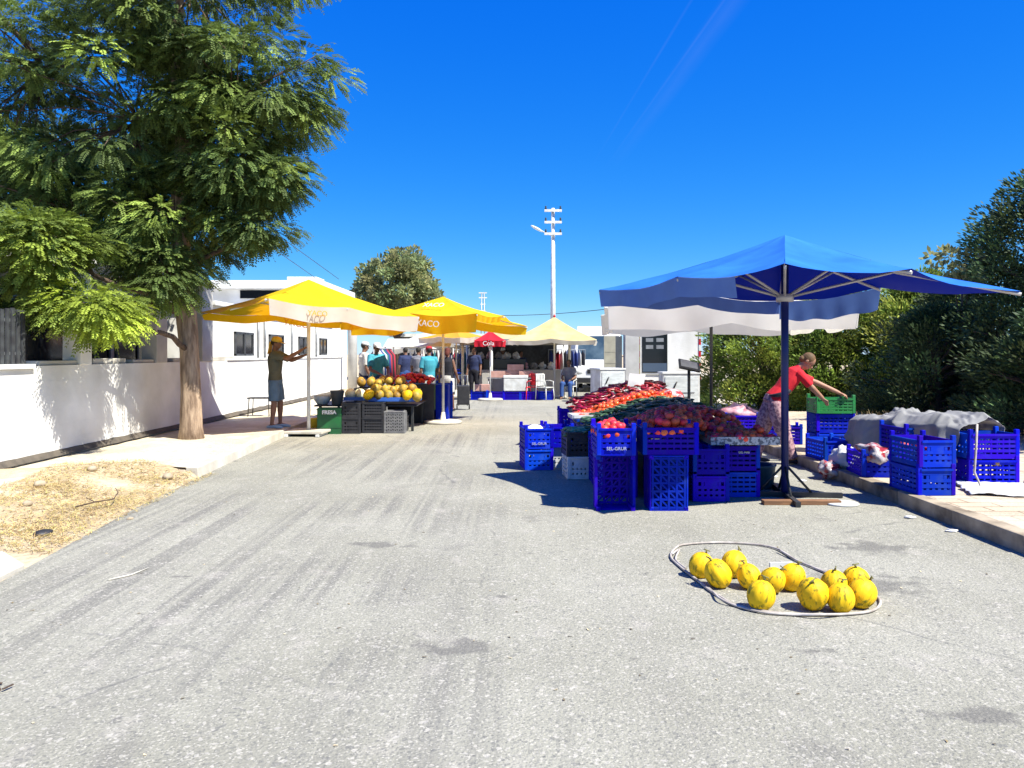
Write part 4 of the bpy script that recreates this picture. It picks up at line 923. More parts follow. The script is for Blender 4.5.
for j in range(ny + 1):
    for i in range(nx + 1):
        u, v = i / nx, j / ny; x = 4.75 + 1.3 * u + .25 * (v - .5); y = 7.75 + .75 * v - .25 * u
        z = K + .012 + .05 * abs(noise.noise(Vector((u * 3 + v * 7, v * 3, 1)))) + .02 * abs(noise.noise(Vector((u * 11, v * 11, 4)))); vs_.append((x + .06 * noise.noise(Vector((v * 6, 0, 2))), y + .08 * noise.noise(Vector((u * 5, 3, 0))), z))
b.add(vs_, [(j * (nx + 1) + i, j * (nx + 1) + i + 1, (j + 1) * (nx + 1) + i + 1, (j + 1) * (nx + 1) + i) for j in range(ny) for i in range(nx)], 0, True)
o = b.build('cloth_sheet', M['cloth']); o.modifiers.new('thick', 'SOLIDIFY').thickness = .004; tag(o, 'pale crumpled cloth sheet lying flat on the paving at the right edge', 'sheet')
b = MB(); b.tube([(5.02, 8.3, .80), (4.95, 8.2, .6), (4.93, 8.2, .3), (4.97, 8.15, K + .02), (4.8, 8.05, K + .012), (4.7, 7.9, K + .012)], .012, 6); tag(b.build('cord', M['rope']), 'white cord hanging from the tarp down to the paving', 'cord')
b = MB(); b.tube([(5.5, 8.2, .68), (5.48, 8.16, .78), (5.56, 8.16, .6), (5.5, 8.14, .4), (5.4, 8.12, K + .06), (5.5, 8.1, K + .03), (5.58, 8.1, K + .1), (5.47, 8.1, K + .16)], .008, 6); tag(b.build('cord', M['rope']), 'thin white cord looped over the crate posts at the right edge', 'cord')
# things at the foot of the blue parasol
t = thing('plastic_tub', 'dark teal plastic tub on the road behind the navy parasol pole', 'tub', (2.86, 9.0, 0))
b = MB(); b.lathe([(.17, .0), (.19, .02), (.215, .25), (.225, .26), (.225, .275), (.19, .27), (.16, .03)], 26); b.build('tub_body', M['teal'], t)
t = thing('timber_plank', 'brown timber plank lying across the foot of the blue parasol', 'plank', (3.0, 7.98, .0))
b = MB(); b.box(-.40, .40, -.05, .05, .0, .045); b.build('board', M['wood'], t, bevel=.004)
b = MB(); b.lathe([(.17, 0), (.175, .012), (.16, .02), (.05, .024)], 26, T=xf((0, 0, .002), (0, 0, 0), (1, .9, 1))); tag(b.build('foam_disc', M['white'], loc=(3.42, 7.98, 0)), 'flat round white lid lying on the road by the kerb', 'lid')
for i, (px, py, l) in enumerate([(655, 607 - 110, 0)]): pass
for i, (x, y, l) in enumerate([(3.78, 7.3, 'scrap of white paper in the gutter nearest the camera'), (3.86, 6.75, 'crumpled tissue at the kerb, second scrap from the camera'), (3.55, 9.4, 'scrap of white paper on the road below the single kerbside crate'), (3.3, 9.7, 'tiny scrap of paper on the road behind the parasol pole')]):
    lump('paper_scrap', M['cloth'], (x, y, .012), (.05, .03, .012), l, 'litter', i * 3)

# ------------------------------------------------------------------ melons and hose
mm = bpy.data.materials.new('yellow_melon_skin'); mm.use_nodes = True; N = mm.node_tree.nodes; L = mm.node_tree.links; bs = N['Principled BSDF']
tc = N.new('ShaderNodeTexCoord'); oi = N.new('ShaderNodeObjectInfo'); va = N.new('ShaderNodeVectorMath'); va.operation = 'ADD'; L.new(tc.outputs['Object'], va.inputs[0])
sc_ = N.new('ShaderNodeMath'); sc_.operation = 'MULTIPLY'; sc_.inputs[1].default_value = 37; L.new(oi.outputs['Random'], sc_.inputs[0]); L.new(sc_.outputs[0], va.inputs[1])
mp = N.new('ShaderNodeMapping'); mp.inputs['Scale'].default_value = (1, 1, .35); L.new(va.outputs[0], mp.inputs[0])
n1 = N.new('ShaderNodeTexNoise'); n1.inputs['Scale'].default_value = 42; n1.inputs['Detail'].default_value = 3; L.new(mp.outputs[0], n1.inputs['Vector'])
r1 = N.new('ShaderNodeMapRange'); r1.inputs[1].default_value = .55; r1.inputs[2].default_value = .64; r1.inputs[4].default_value = .8; L.new(n1.outputs[0], r1.inputs[0])
n2 = N.new('ShaderNodeTexNoise'); n2.inputs['Scale'].default_value = 9; L.new(va.outputs[0], n2.inputs['Vector'])
m1 = N.new('ShaderNodeMix'); m1.data_type = 'RGBA'; m1.inputs[6].default_value = (.84, .60, .006, 1); m1.inputs[7].default_value = (.72, .36, .004, 1); L.new(n2.outputs[0], m1.inputs[0])
m2 = N.new('ShaderNodeMix'); m2.data_type = 'RGBA'; m2.inputs[7].default_value = (.10, .12, .01, 1); L.new(m1.outputs[2], m2.inputs[6]); L.new(r1.outputs[0], m2.inputs[0]); L.new(m2.outputs[2], bs.inputs['Base Color'])
bs.inputs['Roughness'].default_value = .6; bs.inputs['Specular IOR Level'].default_value = .3; bp = N.new('ShaderNodeBump'); bp.inputs['Distance'].default_value = .004; L.new(n1.outputs[0], bp.inputs['Height']); L.new(bp.outputs[0], bs.inputs['Normal'])
b = MB(); b.ell((0, 0, 0), (.083, .083, .095), 40, fn=lambda a, z: 1 + .026 * math.cos(a * 9) + .02 * math.cos(a * 2 + z * 2)); mel = b.build('yellow_melon', mm)
s = MB(); s.tube([(0, 0, .094), (.004, 0, .108), (.014, .004, .118)], [.009, .006, .005], 6); s.tube([(-.02, .0, .116), (.03, .006, .12)], .004, 5); s.build('stalk', M['stem'], mel)
mel_l = [(701, 564, 'yellow melon farthest left in the hose ring'), (718, 574, 'yellow melon second from the left, in front of the leftmost one'), (734, 564, 'yellow melon at the back, third from the left in the hose ring'), (749, 575, 'smaller yellow melon in front of the third one from the left'),
  (771, 579, 'yellow melon tucked behind the frontmost left one'), (761, 595, 'streaky yellow melon standing alone at the front centre left'), (791, 577, 'yellow melon at the back centre beside a scrap of white card'), (813, 595, 'large speckled yellow melon at the front, right of the gap'),
  (834, 584, 'orange tinged yellow melon behind the front right pair'), (840, 597, 'yellow melon second from the right at the front'), (856, 581, 'yellow melon at the back right with a crossed stalk'), (862, 593, 'speckled yellow melon farthest right in the hose ring')]
used = []
for i, (px, py, l) in enumerate(mel_l):
    D = F * (CH - .09) / (py - HY); p = Vector(((px - CX) / F * D, D, 0)); s_ = [.92, 1.06, 1.04, .92, .95, 1.0, 1.0, 1.12, 1.0, .96, 1.02, 1.0][i]
    for q in used:
        d = p - q
        if d.length < .158: p = q + d.normalized() * .158
    used.append(p.copy())
    rot = (random.uniform(-.7, .7), random.uniform(-.7, .7), random.uniform(0, 6)); loc_ = (p.x, p.y, .087 * s_)
    if i == 0: mel.location = loc_; mel.rotation_euler = rot; tag(mel, l, 'melon', 'yellow melons inside the hose ring')
    else: dup(mel, loc_, label=l, rot=rot, sc=s_)
b = MB(); b.box(-.085, .085, -.01, .01, 0, .07); p = at(787, 572, F * 1.55 / (574 - HY)); tag(b.build('card_scrap', M['white'], loc=(p.x, p.y + .12, .0), rz=.1), 'small scrap of white card standing behind the melons', 'card')
def gpt(px, py, z=.012): D = F * (CH - z) / (py - HY); return Vector(((px - CX) / F * D, D, z))
def smooth_loop(P, k=6, closed=True):
    out = []; n = len(P)
    for i in range(n if closed else n - 1):
        p0, p1, p2, p3 = (P[(i - 1) % n], P[i], P[(i + 1) % n], P[(i + 2) % n]) if closed else (P[max(i - 1, 0)], P[i], P[i + 1], P[min(i + 2, n - 1)])
        for j in range(k):
            t_ = j / k; out.append(.5 * ((2 * p1) + (p2 - p0) * t_ + (2 * p0 - 5 * p1 + 4 * p2 - p3) * t_ ** 2 + (3 * p1 - p0 - 3 * p2 + p3) * t_ ** 3))
    return out
crop = [(85, 150), (110, 110), (160, 98), (260, 92), (380, 95), (470, 105), (530, 122), (600, 165), (660, 190), (720, 215), (800, 245), (880, 285), (935, 320), (940, 350), (900, 374), (810, 385), (700, 388), (600, 386), (500, 378), (420, 365), (340, 345), (290, 315), (240, 285), (180, 235), (130, 195)]
ring = [gpt(650 + a / 4.096, 520 + c / 4.096) for a, c in crop]
b = MB(); b.tube(smooth_loop(ring), .0085, 8, closed=True)
ring2 = [gpt(650 + (a + random.uniform(-10, 10)) / 4.096, 520 + (c + random.uniform(-3, 7)) / 4.096, .012 if i % 5 else .028) for i, (a, c) in enumerate(crop[6:] + crop[:1])]
b.tube(smooth_loop(ring2, closed=False), .0075, 8); hs_ = [(90, 140), (120, 120), (105, 160), (135, 190), (150, 200)]
b.tube(smooth_loop([gpt(650 + a / 4.096, 520 + c / 4.096, .02) for a, c in hs_], closed=False), .0075, 8)
tag(b.build('hose', M['rope']), 'pale doubled hose laid in a ring around the yellow melons', 'hose')

# ------------------------------------------------------------------ left melon stall
t = thing('stall_table', 'low dark table carrying the melon stall on the left', 'table', (-2.9, 15.9, 0))
b = MB(); b.box(-1.05, 1.0, -.55, 1.3, .50, .53); b.build('tabletop', M['black'], t, bevel=.006)
for sx in (-.95, .9):
    for sy in (-.45, 1.2): b = MB(); b.cb((sx, sy, .25), (.05, .05, .49)); b.build('leg', M['dmetal'], t)
t = thing('green_box', 'dark green fruit box with white lettering at the front of the melon stall', 'box', (-3.55, 15.05, 0), R(4))
b = MB(); b.box(-.23, .23, -.17, .17, .0, .02); b.box(-.23, .23, -.17, -.15, .02, .5); b.box(-.23, .23, .15, .17, .02, .5); b.box(-.23, -.21, -.148, .148, .02, .5); b.box(.21, .23, -.148, .148, .02, .5)
for z in (.12, .36, .47): b.box(-.24, .24, -.178, -.17, z, z + .02)
b.build('box_body', mat('dark_green_plastic', (.01, .11, .03), .5, (.015, .08, .03), 6), t); text_part('FRESA', .1, M['txtw'], t, (0, -.182, .42), (1, 0, 0), (0, 0, 1), weight=.004)
CS = make_crate('plastic_crate', 'grey lattice crate standing on its side at the front of the melon stall', mat('dusty_grey_plastic', (.13, .13, .14), .6, (.2, .2, .2), 8), .42, .40, .30, 0)
CS.location = (-2.3, 15.0, .215); CS.rotation_euler = (R(-90), 0, 0); place(CK, (-2.3, 15.55, .004), 0, 'black crate behind the grey lattice crate under the melon trays')
place(CK, (-2.3 - .42, 15.2, .004), R(90), 'lower black crate at the middle of the melon stall front'); place(CK, (-2.72, 15.2, .305), R(90), 'upper black crate at the middle of the melon stall front')
for k in range(2): place(CK, (-3.13, 15.15, .004 + .3 * k), 0, ['lower black crate between the green box and the melon trays', 'upper black crate between the green box and the melon trays'][k])
def tray(x, y, z, w, d, h, m, l, rz=0):
    b = MB(); b.box(-w, w, -d, d, 0, .012); b.box(-w, w, -d, -d + .012, .013, h); b.box(-w, w, d - .012, d, .013, h); b.box(-w, -w + .012, -d + .013, d - .013, .013, h); b.box(w - .012, w, -d + .013, d - .013, .013, h)
    tag(b.build('plastic_tray', m, loc=(x, y, z), rz=rz, bevel=.003), l, 'tray')
lb = mat('light_blue_plastic', (.03, .11, .42), .45)
tray(-2.35, 15.5, .61, .5, .28, .08, lb, 'blue tray heaped with olive melons at the stall front'); tray(-3.1, 15.75, .61, .3, .25, .07, lb, 'blue tray of pale melons beside the grey bucket')
tray(-2.75, 16.35, .535, .55, .3, .30, M['black'], 'deep black tray of melons behind the pale ones')
b = MB(); b.ell((0, 0, 0), (.088, .088, .10), 16, fn=lambda a, z: 1 + .03 * math.cos(a * 8)); om = b.build('olive_melon', M['omelon']); s = MB(); s.tube([(0, 0, .115), (.01, 0, .14)], [.008, .006], 5); s.build('stalk', M['stem'], om); tag(om, 'olive gold melon in the heap on the left stall', 'melon', 'olive melons on the left stall')
spots = []
for lay, (nx_, ny_, ox_) in enumerate([(6, 4, 0), (5, 2, .1)]):
    for i in range(nx_):
        for j in range(ny_): spots.append((-2.80 + ox_ + .175 * i, 15.28 + .16 * j + .09 * lay, .715 + .12 * lay))
for i in range(5):
    for j in range(2): spots.append((-3.2 + .21 * i, 16.2 + .2 * j, .95 + .02 * j))
scatter(om, [(x + random.uniform(-.035, .035), y + random.uniform(-.03, .03), z + random.uniform(-.01, .03)) for x, y, z in spots], .9)
b = MB(); b.ell((0, 0, 0), (.1, .1, .12), 16); wm = tag(b.build('yellow_green_melon', mm), 'bright yellow melon at the front edge of the left stall tray', 'melon', 'bright melons on the left stall tray'); s = MB(); s.tube([(0, 0, .115), (.01, 0, .14)], [.008, .006], 5); s.build('stalk', M['stem'], wm)
scatter(wm, [(-2.83, 15.18, .75), (-2.06, 15.16, .74), (-1.9, 15.3, .74)], .9)
b = MB(); b.ell((0, 0, 0), (.11, .11, .12), 16); pm_ = tag(b.build('pale_melon', M['wmelon']), 'pale cream melon on the blue tray beside the grey bucket', 'melon', 'pale melons beside the grey bucket'); s = MB(); s.tube([(0, 0, .115), (.01, 0, .14)], [.008, .006], 5); s.build('stalk', M['stem'], pm_)
scatter(pm_, [(-3.3, 15.7, .735), (-3.08, 15.68, .735), (-2.9, 15.72, .735), (-3.15, 15.88, .735)], .9)
b = MB(); b.lathe([(.10, 0), (.14, .28), (.15, .285), (.13, .285), (.095, .02)], 20); tag(b.build('bucket', mat('grey_plastic', (.12, .12, .12), .5, (.17, .17, .17), 6), loc=(-3.5, 15.4, .535)), 'grey bucket standing on the table beside the pale melons', 'bucket')
b = MB(); b.lathe([(.10, 0), (.17, .1), (.18, .18), (.17, .18), (.09, .02)], 20); tag(b.build('bowl', mat('pale_blue_plastic', (.4, .5, .55), .3), loc=(-3.82, 15.5, .535)), 'pale blue bowl at the left end of the stall table', 'bowl')
t = thing('yellow_bucket', 'small yellow bucket on the ground beside the green box', 'bucket', (-3.88, 15.2, 0)); b = MB(); b.lathe([(.10, 0), (.13, .27), (.14, .28), (.12, .28), (.09, .02)], 18); b.build('bucket_body', M['ygr'], t)
b = MB(); b.tube([(-.13, 0, .27), (-.1, -.08, .33), (0, -.1, .36), (.1, -.08, .33), (.13, 0, .27)], .005, 5); b.build('handle', M['dmetal'], t)
# red produce behind
t = thing('produce_stand', 'dark produce stand with a green end panel behind the olive melons', 'stand', (-2.2, 17.6, 0))
b = MB(); b.box(-.6, .45, -.35, .4, 0, .86); b.build('stand_body', M['black'], t, bevel=.01); b = MB(); b.box(.452, .47, -.34, .39, .3, .86); b.build('end_panel', mat('moss_panel', (.06, .11, .05), .7), t); b = MB(); b.box(.47, .75, -.2, .5, .0, .85); b.build('side_bin', M['blue'], t, bevel=.01)
scatter(fruit('red_capsicum', 'glossy red capsicum heaped on the produce stand of the left stall', 'pepper', 'capsicums on the left produce stand', mat('capsicum', (.42, .01, .015), .3, vary=.25), 'round', .05), incrate(-2.28, 17.6, .9, .5, .34, .1, .16), .6)
for k in range(3): place(CR, (-1.62, 18.4, .004 + .285 * k), .1, ['bottom', 'middle', 'top'][k] + ' blue crate of the stack behind the left produce stand')
# blue slippers/bag handled by person; white bag by the pair
lump('plastic_bag', M['cloth'], (-2.15 + .0, 19.6, .15), (.2, .16, .16), 'white bag on the ground at the feet of the walking couple', 'bag', 21)

# ------------------------------------------------------------------ people
SK = mat('skin_tan', (.36, .19, .12), .55, (.30, .15, .09), 9); SKD = mat('skin_brown', (.20, .10, .06), .55, (.17, .08, .05), 9)
def remesh(parts_fn, name, m, parent, vox, smooth=4):
    b = MB(); parts_fn(b); o = b.build(name, m, parent)
    md = o.modifiers.new('r', 'REMESH'); md.mode = 'VOXEL'; md.voxel_size = vox; md.use_smooth_shade = True
    s = o.modifiers.new('s', 'SMOOTH'); s.factor = .5; s.iterations = smooth
    bpy.context.view_layer.update(); dg = bpy.context.evaluated_depsgraph_get()
    me = bpy.data.meshes.new_from_object(o.evaluated_get(dg)); old = o.data; o.modifiers.clear(); o.data = me; bpy.data.meshes.remove(old); me.name = name
    if not me.materials: me.materials.append(m)
    return o
def person(label, loc, rz, J, skin, top, legs, hair=None, hat=None, shoes=None, vox=.011, sleeve='short', leglen='shorts', extra=None, female=False, grip=None, loose=1.0, hl=None):
    """J: joints in local space (facing +y). keys: pel, che, nek, hed, sR,sL,eR,eL,wR,wL, hR,hL,kR,kL,aR,aL ; face direction J['look']"""
    t = thing('person', label, 'person', loc, rz); V = {k: Vector(v) for k, v in J.items()}
    look = V.get('look', Vector((0, 1, 0))).normalized(); sw = .85 if female else 1.0
    hup = (V['hed'] - V['nek']).normalized(); hs_ = look.cross(hup).normalized(); lk = hup.cross(hs_).normalized()
    def hp(a, f, u): return V['hed'] + hs_ * a + lk * f + hup * u
    def HM(c, r): 
        mt = Matrix(((hs_.x, lk.x, hup.x, c.x), (hs_.y, lk.y, hup.y, c.y), (hs_.z, lk.z, hup.z, c.z), (0, 0, 0, 1))); return mt @ Matrix.Diagonal((*r, 1))
    sph = [(max(.02, math.sin(math.pi * i / 9)), -math.cos(math.pi * i / 9)) for i in range(10)]
    def torso(b, g_, z_lo=None):
        spine = [V['pel'] + (V['pel'] - V['che']).normalized() * .06, V['pel'], V['pel'].lerp(V['che'], .45), V['che'], V['che'].lerp(V['nek'], .62), V['che'].lerp(V['nek'], .88)]
        rad = [.15, .165, .145 * (1 if not female else .93), .175 * sw, .165 * sw, .09]
        d = (V['sR'] - V['sL']).normalized(); 
        o = len(b.v); n = 16
        for i, p in enumerate(spine):
            tg = (spine[min(i + 1, 5)] - spine[max(i - 1, 0)]).normalized(); f = tg.cross(d).normalized(); dd = f.cross(tg).normalized()
            for j in range(n):
                a = 2 * math.pi * j / n; b.v.append(p + dd * math.cos(a) * (rad[i] + g_) + f * math.sin(a) * (rad[i] * .66 + g_))
        for i in range(5):
            for j in range(n): b.f.append([o + i * n + j, o + i * n + (j + 1) % n, o + (i + 1) * n + (j + 1) % n, o + (i + 1) * n + j]); b.m.append(0); b.sm.append(True)
        b.f.append([o + j for j in reversed(range(n))]); b.m.append(0); b.sm.append(True); b.f.append([o + 5 * n + j for j in range(n)]); b.m.append(0); b.sm.append(True)
    def body(b):
        torso(b, 0); b.tube([V['che'].lerp(V['nek'], .7), V['nek'], V['nek'].lerp(V['hed'], .7)], [.075, .054, .052], 12, round_caps=True)
        b.lathe(sph, 16, T=HM(hp(0, .0, .03), (.074, .092, .098))); b.lathe(sph, 14, T=HM(hp(0, .025, -.045), (.056, .066, .066)))
        b.lathe(sph, 8, T=HM(hp(0, .098, -.01), (.014, .022, .024)))
        for s in (-1, 1): b.lathe(sph, 8, T=HM(hp(s * .076, -.005, .0), (.012, .02, .032)))
        b.lathe(sph, 8, T=HM(hp(0, .082, -.055), (.024, .012, .01)))
        for s in 'RL':
            S, E, W = V['s' + s], V['e' + s], V['w' + s]
            b.tube([V['che'].lerp(V['nek'], .75), S, S.lerp(E, .3), S.lerp(E, .7), E], [.07, .064 * sw, .052 * sw, .043 * sw, .041], 12, round_caps=True)
            b.tube([E, E.lerp(W, .3), E.lerp(W, .7), W], [.041, .043 * sw, .034, .028], 12, round_caps=True)
            d = (W - E).normalized(); ref = Vector((0, 0, 1)) if abs(d.z) < .85 else look; sd3 = d.cross(ref).normalized(); nn = sd3.cross(d).normalized()
            b.tube([W, W + d * .04, W + d * .085], [.028, .038, .036], 10, ell=.55, round_caps=True)
            for i in range(4):
                off = (i - 1.5) * .019; L_ = (.062, .075, .07, .055)[i]; cu = .5 if grip != s else 1.3
                p0 = W + d * .075 + sd3 * off; p1 = p0 + d * L_ * .5 + nn * (-.008); p2 = p1 + (d * math.cos(cu) - nn * math.sin(cu)) * L_ * .5
                b.tube([p0, p1, p2], [.0095, .009, .008], 6, round_caps=True)
            b.tube([W + d * .03 + sd3 * .03, W + d * .06 + sd3 * .055, W + d * .085 + sd3 * .05 - nn * .02], [.012, .0105, .009], 6, round_caps=True)
        for s in 'RL':
            H, Kn, A = V['h' + s], V['k' + s], V['a' + s]
            b.tube([V['pel'].lerp(H, .6), H, H.lerp(Kn, .35), H.lerp(Kn, .75), Kn], [.10, .093, .085, .062, .056], 14, round_caps=True)
            b.tube([Kn, Kn.lerp(A, .3), Kn.lerp(A, .7), A], [.055, .057, .04, .034], 12, round_caps=True)
            fd = V.get('f' + s, Vector((0, 1, 0))).normalized()
            b.tube([A + fd * -.04 + Vector((0, 0, -.045)), A + fd * .05 + Vector((0, 0, -.04)), A + fd * .15 + Vector((0, 0, -.055))], [.034, .036, .026], 10, round_caps=True)
            b.tube([A, A + fd * .02 + Vector((0, 0, -.03))], [.034, .036], 10, round_caps=True)
    bo = remesh(body, 'body', skin, t, vox)
    def shirt(b):
        torso(b, .02 * loose); b.tube([V['che'].lerp(V['nek'], .55), V['che'].lerp(V['nek'], .95)], [.13 * sw, .07], 12, round_caps=True)
        for s in 'RL':
            S, E, W = V['s' + s], V['e' + s], V['w' + s]
            if sleeve == 'none': b.tube([V['che'].lerp(V['nek'], .7), V['che'].lerp(V['nek'], .7).lerp(S, .75)], [.09, .07], 10, round_caps=True); continue
            b.tube([V['che'].lerp(V['nek'], .7), S, S.lerp(E, .35), S.lerp(E, .78)], [.09 * sw, .083 * sw, .073 * sw, .068 * sw], 12)
            if sleeve == 'long': b.tube([S, E, E.lerp(W, .9)], [.078, .058, .045], 12, round_caps=True)
    remesh(shirt, 'shirt', top, t, vox * .9)
    def pants(b):
        p = V['pel']; up_ = (V['che'] - p).normalized(); b.tube([p - up_ * .10, p - up_ * .02, p + up_ * .07], [.165, .182, .165], 16, ell=.74)
        for s in 'RL':
            H, Kn, A = V['h' + s], V['k' + s], V['a' + s]
            e = H.lerp(Kn, .88) if leglen == 'shorts' else Kn
            b.tube([p.lerp(H, .6), H, H.lerp(e, .5), e], [.11, .108, .10 * loose, .088 * loose], 14)
            if leglen == 'long': b.tube([H.lerp(Kn, .6), Kn, Kn.lerp(A, .5), A + Vector((0, 0, -.0))], [.092 * loose, .078 * loose, .072 * loose, .068 * loose], 12)
    remesh(pants, 'trousers' if leglen == 'long' else 'shorts', legs, t, vox * .9)
    if hair:
        def hr(b):
            b.lathe(sph, 16, T=HM(hp(0, -.018, .042), (.084, .095, .096)))
            if hl: b.lathe(sph, 12, T=HM(hp(0, -.07, -.02), (.07, .05, hl)))
        h = remesh(hr, 'hair', hair, t, vox * .9, 2)
    if hat:
        b = MB(); b.lathe([(.093, .0), (.093, .05), (.07, .09), (.02, .105)], 18, T=HM(hp(0, -.005, .04), (1, 1.1, 1)) ); b.add([hp(-.07, .08, .045), hp(.07, .08, .045), hp(.05, .17, .035), hp(-.05, .17, .035), hp(-.07, .08, .052), hp(.07, .08, .052), hp(.05, .17, .042), hp(-.05, .17, .042)],
            [(3, 2, 1, 0), (4, 5, 6, 7), (0, 1, 5, 4), (1, 2, 6, 5), (2, 3, 7, 6), (3, 0, 4, 7)]); b.build('cap', hat, t)
    for s in (-1, 1): b = MB(); b.lathe(sph, 8, T=HM(hp(s * .03, .083, .012), (.011, .006, .006))); b.build('eye', M['eye'], t)
    if shoes:
        for s in 'RL':
            A = V['a' + s]; fd = V.get('f' + s, Vector((0, 1, 0))).normalized(); b = MB(); z0 = A.z - .085
            b.tube([A + fd * -.065 + Vector((0, 0, -.052)), A + fd * .04 + Vector((0, 0, -.045)), A + fd * .12 + Vector((0, 0, -.055)), A + fd * .19 + Vector((0, 0, -.062))], [.038, .046, .044, .026], 12, ell=.75, round_caps=True); b.build('shoe', shoes, t)
    return t, V, hp
def stand(H=1.74, fem=False, **ov):
    k = H / 1.74; J = dict(pel=(0, 0, .93), che=(0, .0, 1.25), nek=(0, -.01, 1.46), hed=(0, .02, 1.615), sR=(.175, 0, 1.40), sL=(-.175, 0, 1.40), eR=(.23, -.02, 1.10), eL=(-.23, -.02, 1.10), wR=(.24, .08, .86), wL=(-.24, .08, .86),
        hR=(.09, 0, .88), hL=(-.09, 0, .88), kR=(.10, .02, .48), kL=(-.10, .02, .48), aR=(.10, 0, .09), aL=(-.10, 0, .09))
    if fem:
        J['sR'] = (.15, 0, 1.39); J['sL'] = (-.15, 0, 1.39)
    J = {a: tuple(q * k for q in b) for a, b in J.items()}; J['aR'] = (J['aR'][0], J['aR'][1], .09); J['aL'] = (J['aL'][0], J['aL'][1], .09); J.update(ov); return J
fab = lambda n, c, c2=None, s=6: mat(n, c, .85, c2 or tuple(q * .75 for q in c), s, bump=.004, bscale=20)
# man in the cap holding the pole: local +y faces +x world after rz=-90
mloc = (-4.42, 14.95, KH)     # stands on the pavement edge, faces the pole at x=-3.9
man, MV, _ = person('man in a yellow cap, olive shirt and blue denim shorts gripping the parasol pole', (-4.55, 14.78, KH), R(-90),
    stand(1.74, sR=(.17, .03, 1.41), eR=(.20, .28, 1.33), wR=(.05, .53, 1.50), sL=(-.17, .02, 1.41), eL=(-.12, .28, 1.30), wL=(-.03, .52, 1.38), kR=(.14, .02, .47), aR=(.15, -.02, .09), kL=(-.12, .06, .48), aL=(-.14, .05, .09), look=(0, 1, .15)),
    SKD, fab('olive_shirt', (.10, .10, .07)), fab('denim', (.10, .17, .26)), hair=mat('dark_hair', (.02, .015, .01), .7), hat=fab('yellow_cap', (.62, .40, .04)), shoes=mat('pale_blue_shoe', (.25, .38, .50), .7), vox=.008, grip='R', loose=1.1)
b = MB(); b.add([(-.09, -.07, 1.66), (.09, -.07, 1.66), (.1, -.11, 1.42), (-.1, -.11, 1.42), (-.09, -.08, 1.66), (.09, -.08, 1.66), (.1, -.125, 1.42), (-.1, -.125, 1.42)], [(0, 1, 2, 3), (7, 6, 5, 4), (0, 4, 5, 1), (2, 6, 7, 3), (1, 5, 6, 2), (3, 7, 4, 0)]); b.build('neck_flap', MATS['yellow_cap'], man)
# woman in red bending right over the crates: facing +x
hair_b = mat('fair_hair', (.16, .085, .035), .7, (.09, .05, .02), 14)
wtr = mat('patterned_trousers', (.45, .27, .27), .85, (.20, .10, .13), 26, bump=.004, lo=.45, hi=.55)
wo_, WV, _ = person('woman in a red shirt and patterned pink trousers bending over the green crate', (3.72, 10.95, 0), R(-90),
    dict(pel=(0, .02, .92), che=(.0, .23, 1.18), nek=(0, .36, 1.35), hed=(.03, .47, 1.445), sR=(.14, .33, 1.27), sL=(-.14, .34, 1.28), eR=(.17, .50, 1.07), wR=(.1, .66, .93), eL=(-.12, .67, 1.14), wL=(-.06, .96, 1.0),
         hR=(.09, 0, .86), hL=(-.09, 0, .86), kR=(.12, .1, .47), kL=(-.12, -.12, .47), aR=(.12, .22, .09), aL=(-.12, -.22, .09), look=(.25, .6, -.45)),
    SK, fab('red_shirt', (.62, .012, .025), (.52, .01, .02)), wtr, hair=hair_b, shoes=mat('dark_shoe', (.03, .03, .035), .7), vox=.008, leglen='long', female=True, loose=1.28, hl=.05)
b = MB(); b.tube([(math.cos(a) * .20, .07 + math.sin(a) * .155, 1.0 + .05 * math.sin(a)) for a in np.linspace(0, 6.28, 25)[:-1]], .02, 8, closed=True, ell=1.6); b.build('waist_belt', M['black'], wo_)
# vendor in teal, couple, others
tealf = fab('teal_shirt', (.05, .32, .42)); whf = fab('white_cotton', (.62, .6, .56)); blk = fab('black_cotton', (.012, .012, .02)); capw = fab('white_cap', (.7, .7, .68)); capr = fab('red_cap', (.4, .02, .03)); dkh = MATS['dark_hair']; navyf = fab('navy_cotton', (.02, .03, .09)); jean = fab('blue_jeans', (.03, .08, .25)); grf = fab('grey_cotton', (.22, .22, .24)); redf = fab('dark_red_cotton', (.4, .02, .04))
person('vendor in a teal shirt and white cap behind the olive melons', (-3.28, 18.6, .05), R(-140), stand(1.76, eR=(.25, .14, 1.12), wR=(.12, .38, 1.02), eL=(-.25, .14, 1.12), wL=(-.1, .38, 1.0), look=(0, .8, -.4)), SKD, tealf, jean, hair=dkh, hat=capw, vox=.012)
person('bystander with a pale cap half hidden behind the teal vendor', (-3.75, 19.5, .05), R(-60), stand(1.8), SKD, whf, navyf, hair=dkh, hat=capw, leglen='long', vox=.012)
person('man in a red cap, teal shirt and white shorts walking away', (-2.22, 20.6, 0), R(20), stand(1.74, kR=(.1, .16, .5), aR=(.1, .2, .10), kL=(-.1, .0, .48), aL=(-.1, -.22, .12), wR=(.22, .16, .9)), SKD, tealf, whf, hair=dkh, hat=capr, shoes=whf, vox=.012)
person('woman in a black sleeveless top and white shorts walking beside the red capped man', (-1.72, 20.5, 0), R(-10), stand(1.7, True, kR=(.1, .04, .48), aR=(.1, .22, .1), kL=(-.1, .08, .49), aL=(-.1, -.2, .12), wR=(.25, .1, .88)), SKD, blk, whf, hair=fab('auburn_hair', (.12, .03, .02)), shoes=blk, vox=.012, sleeve='none', female=True, hl=.1)
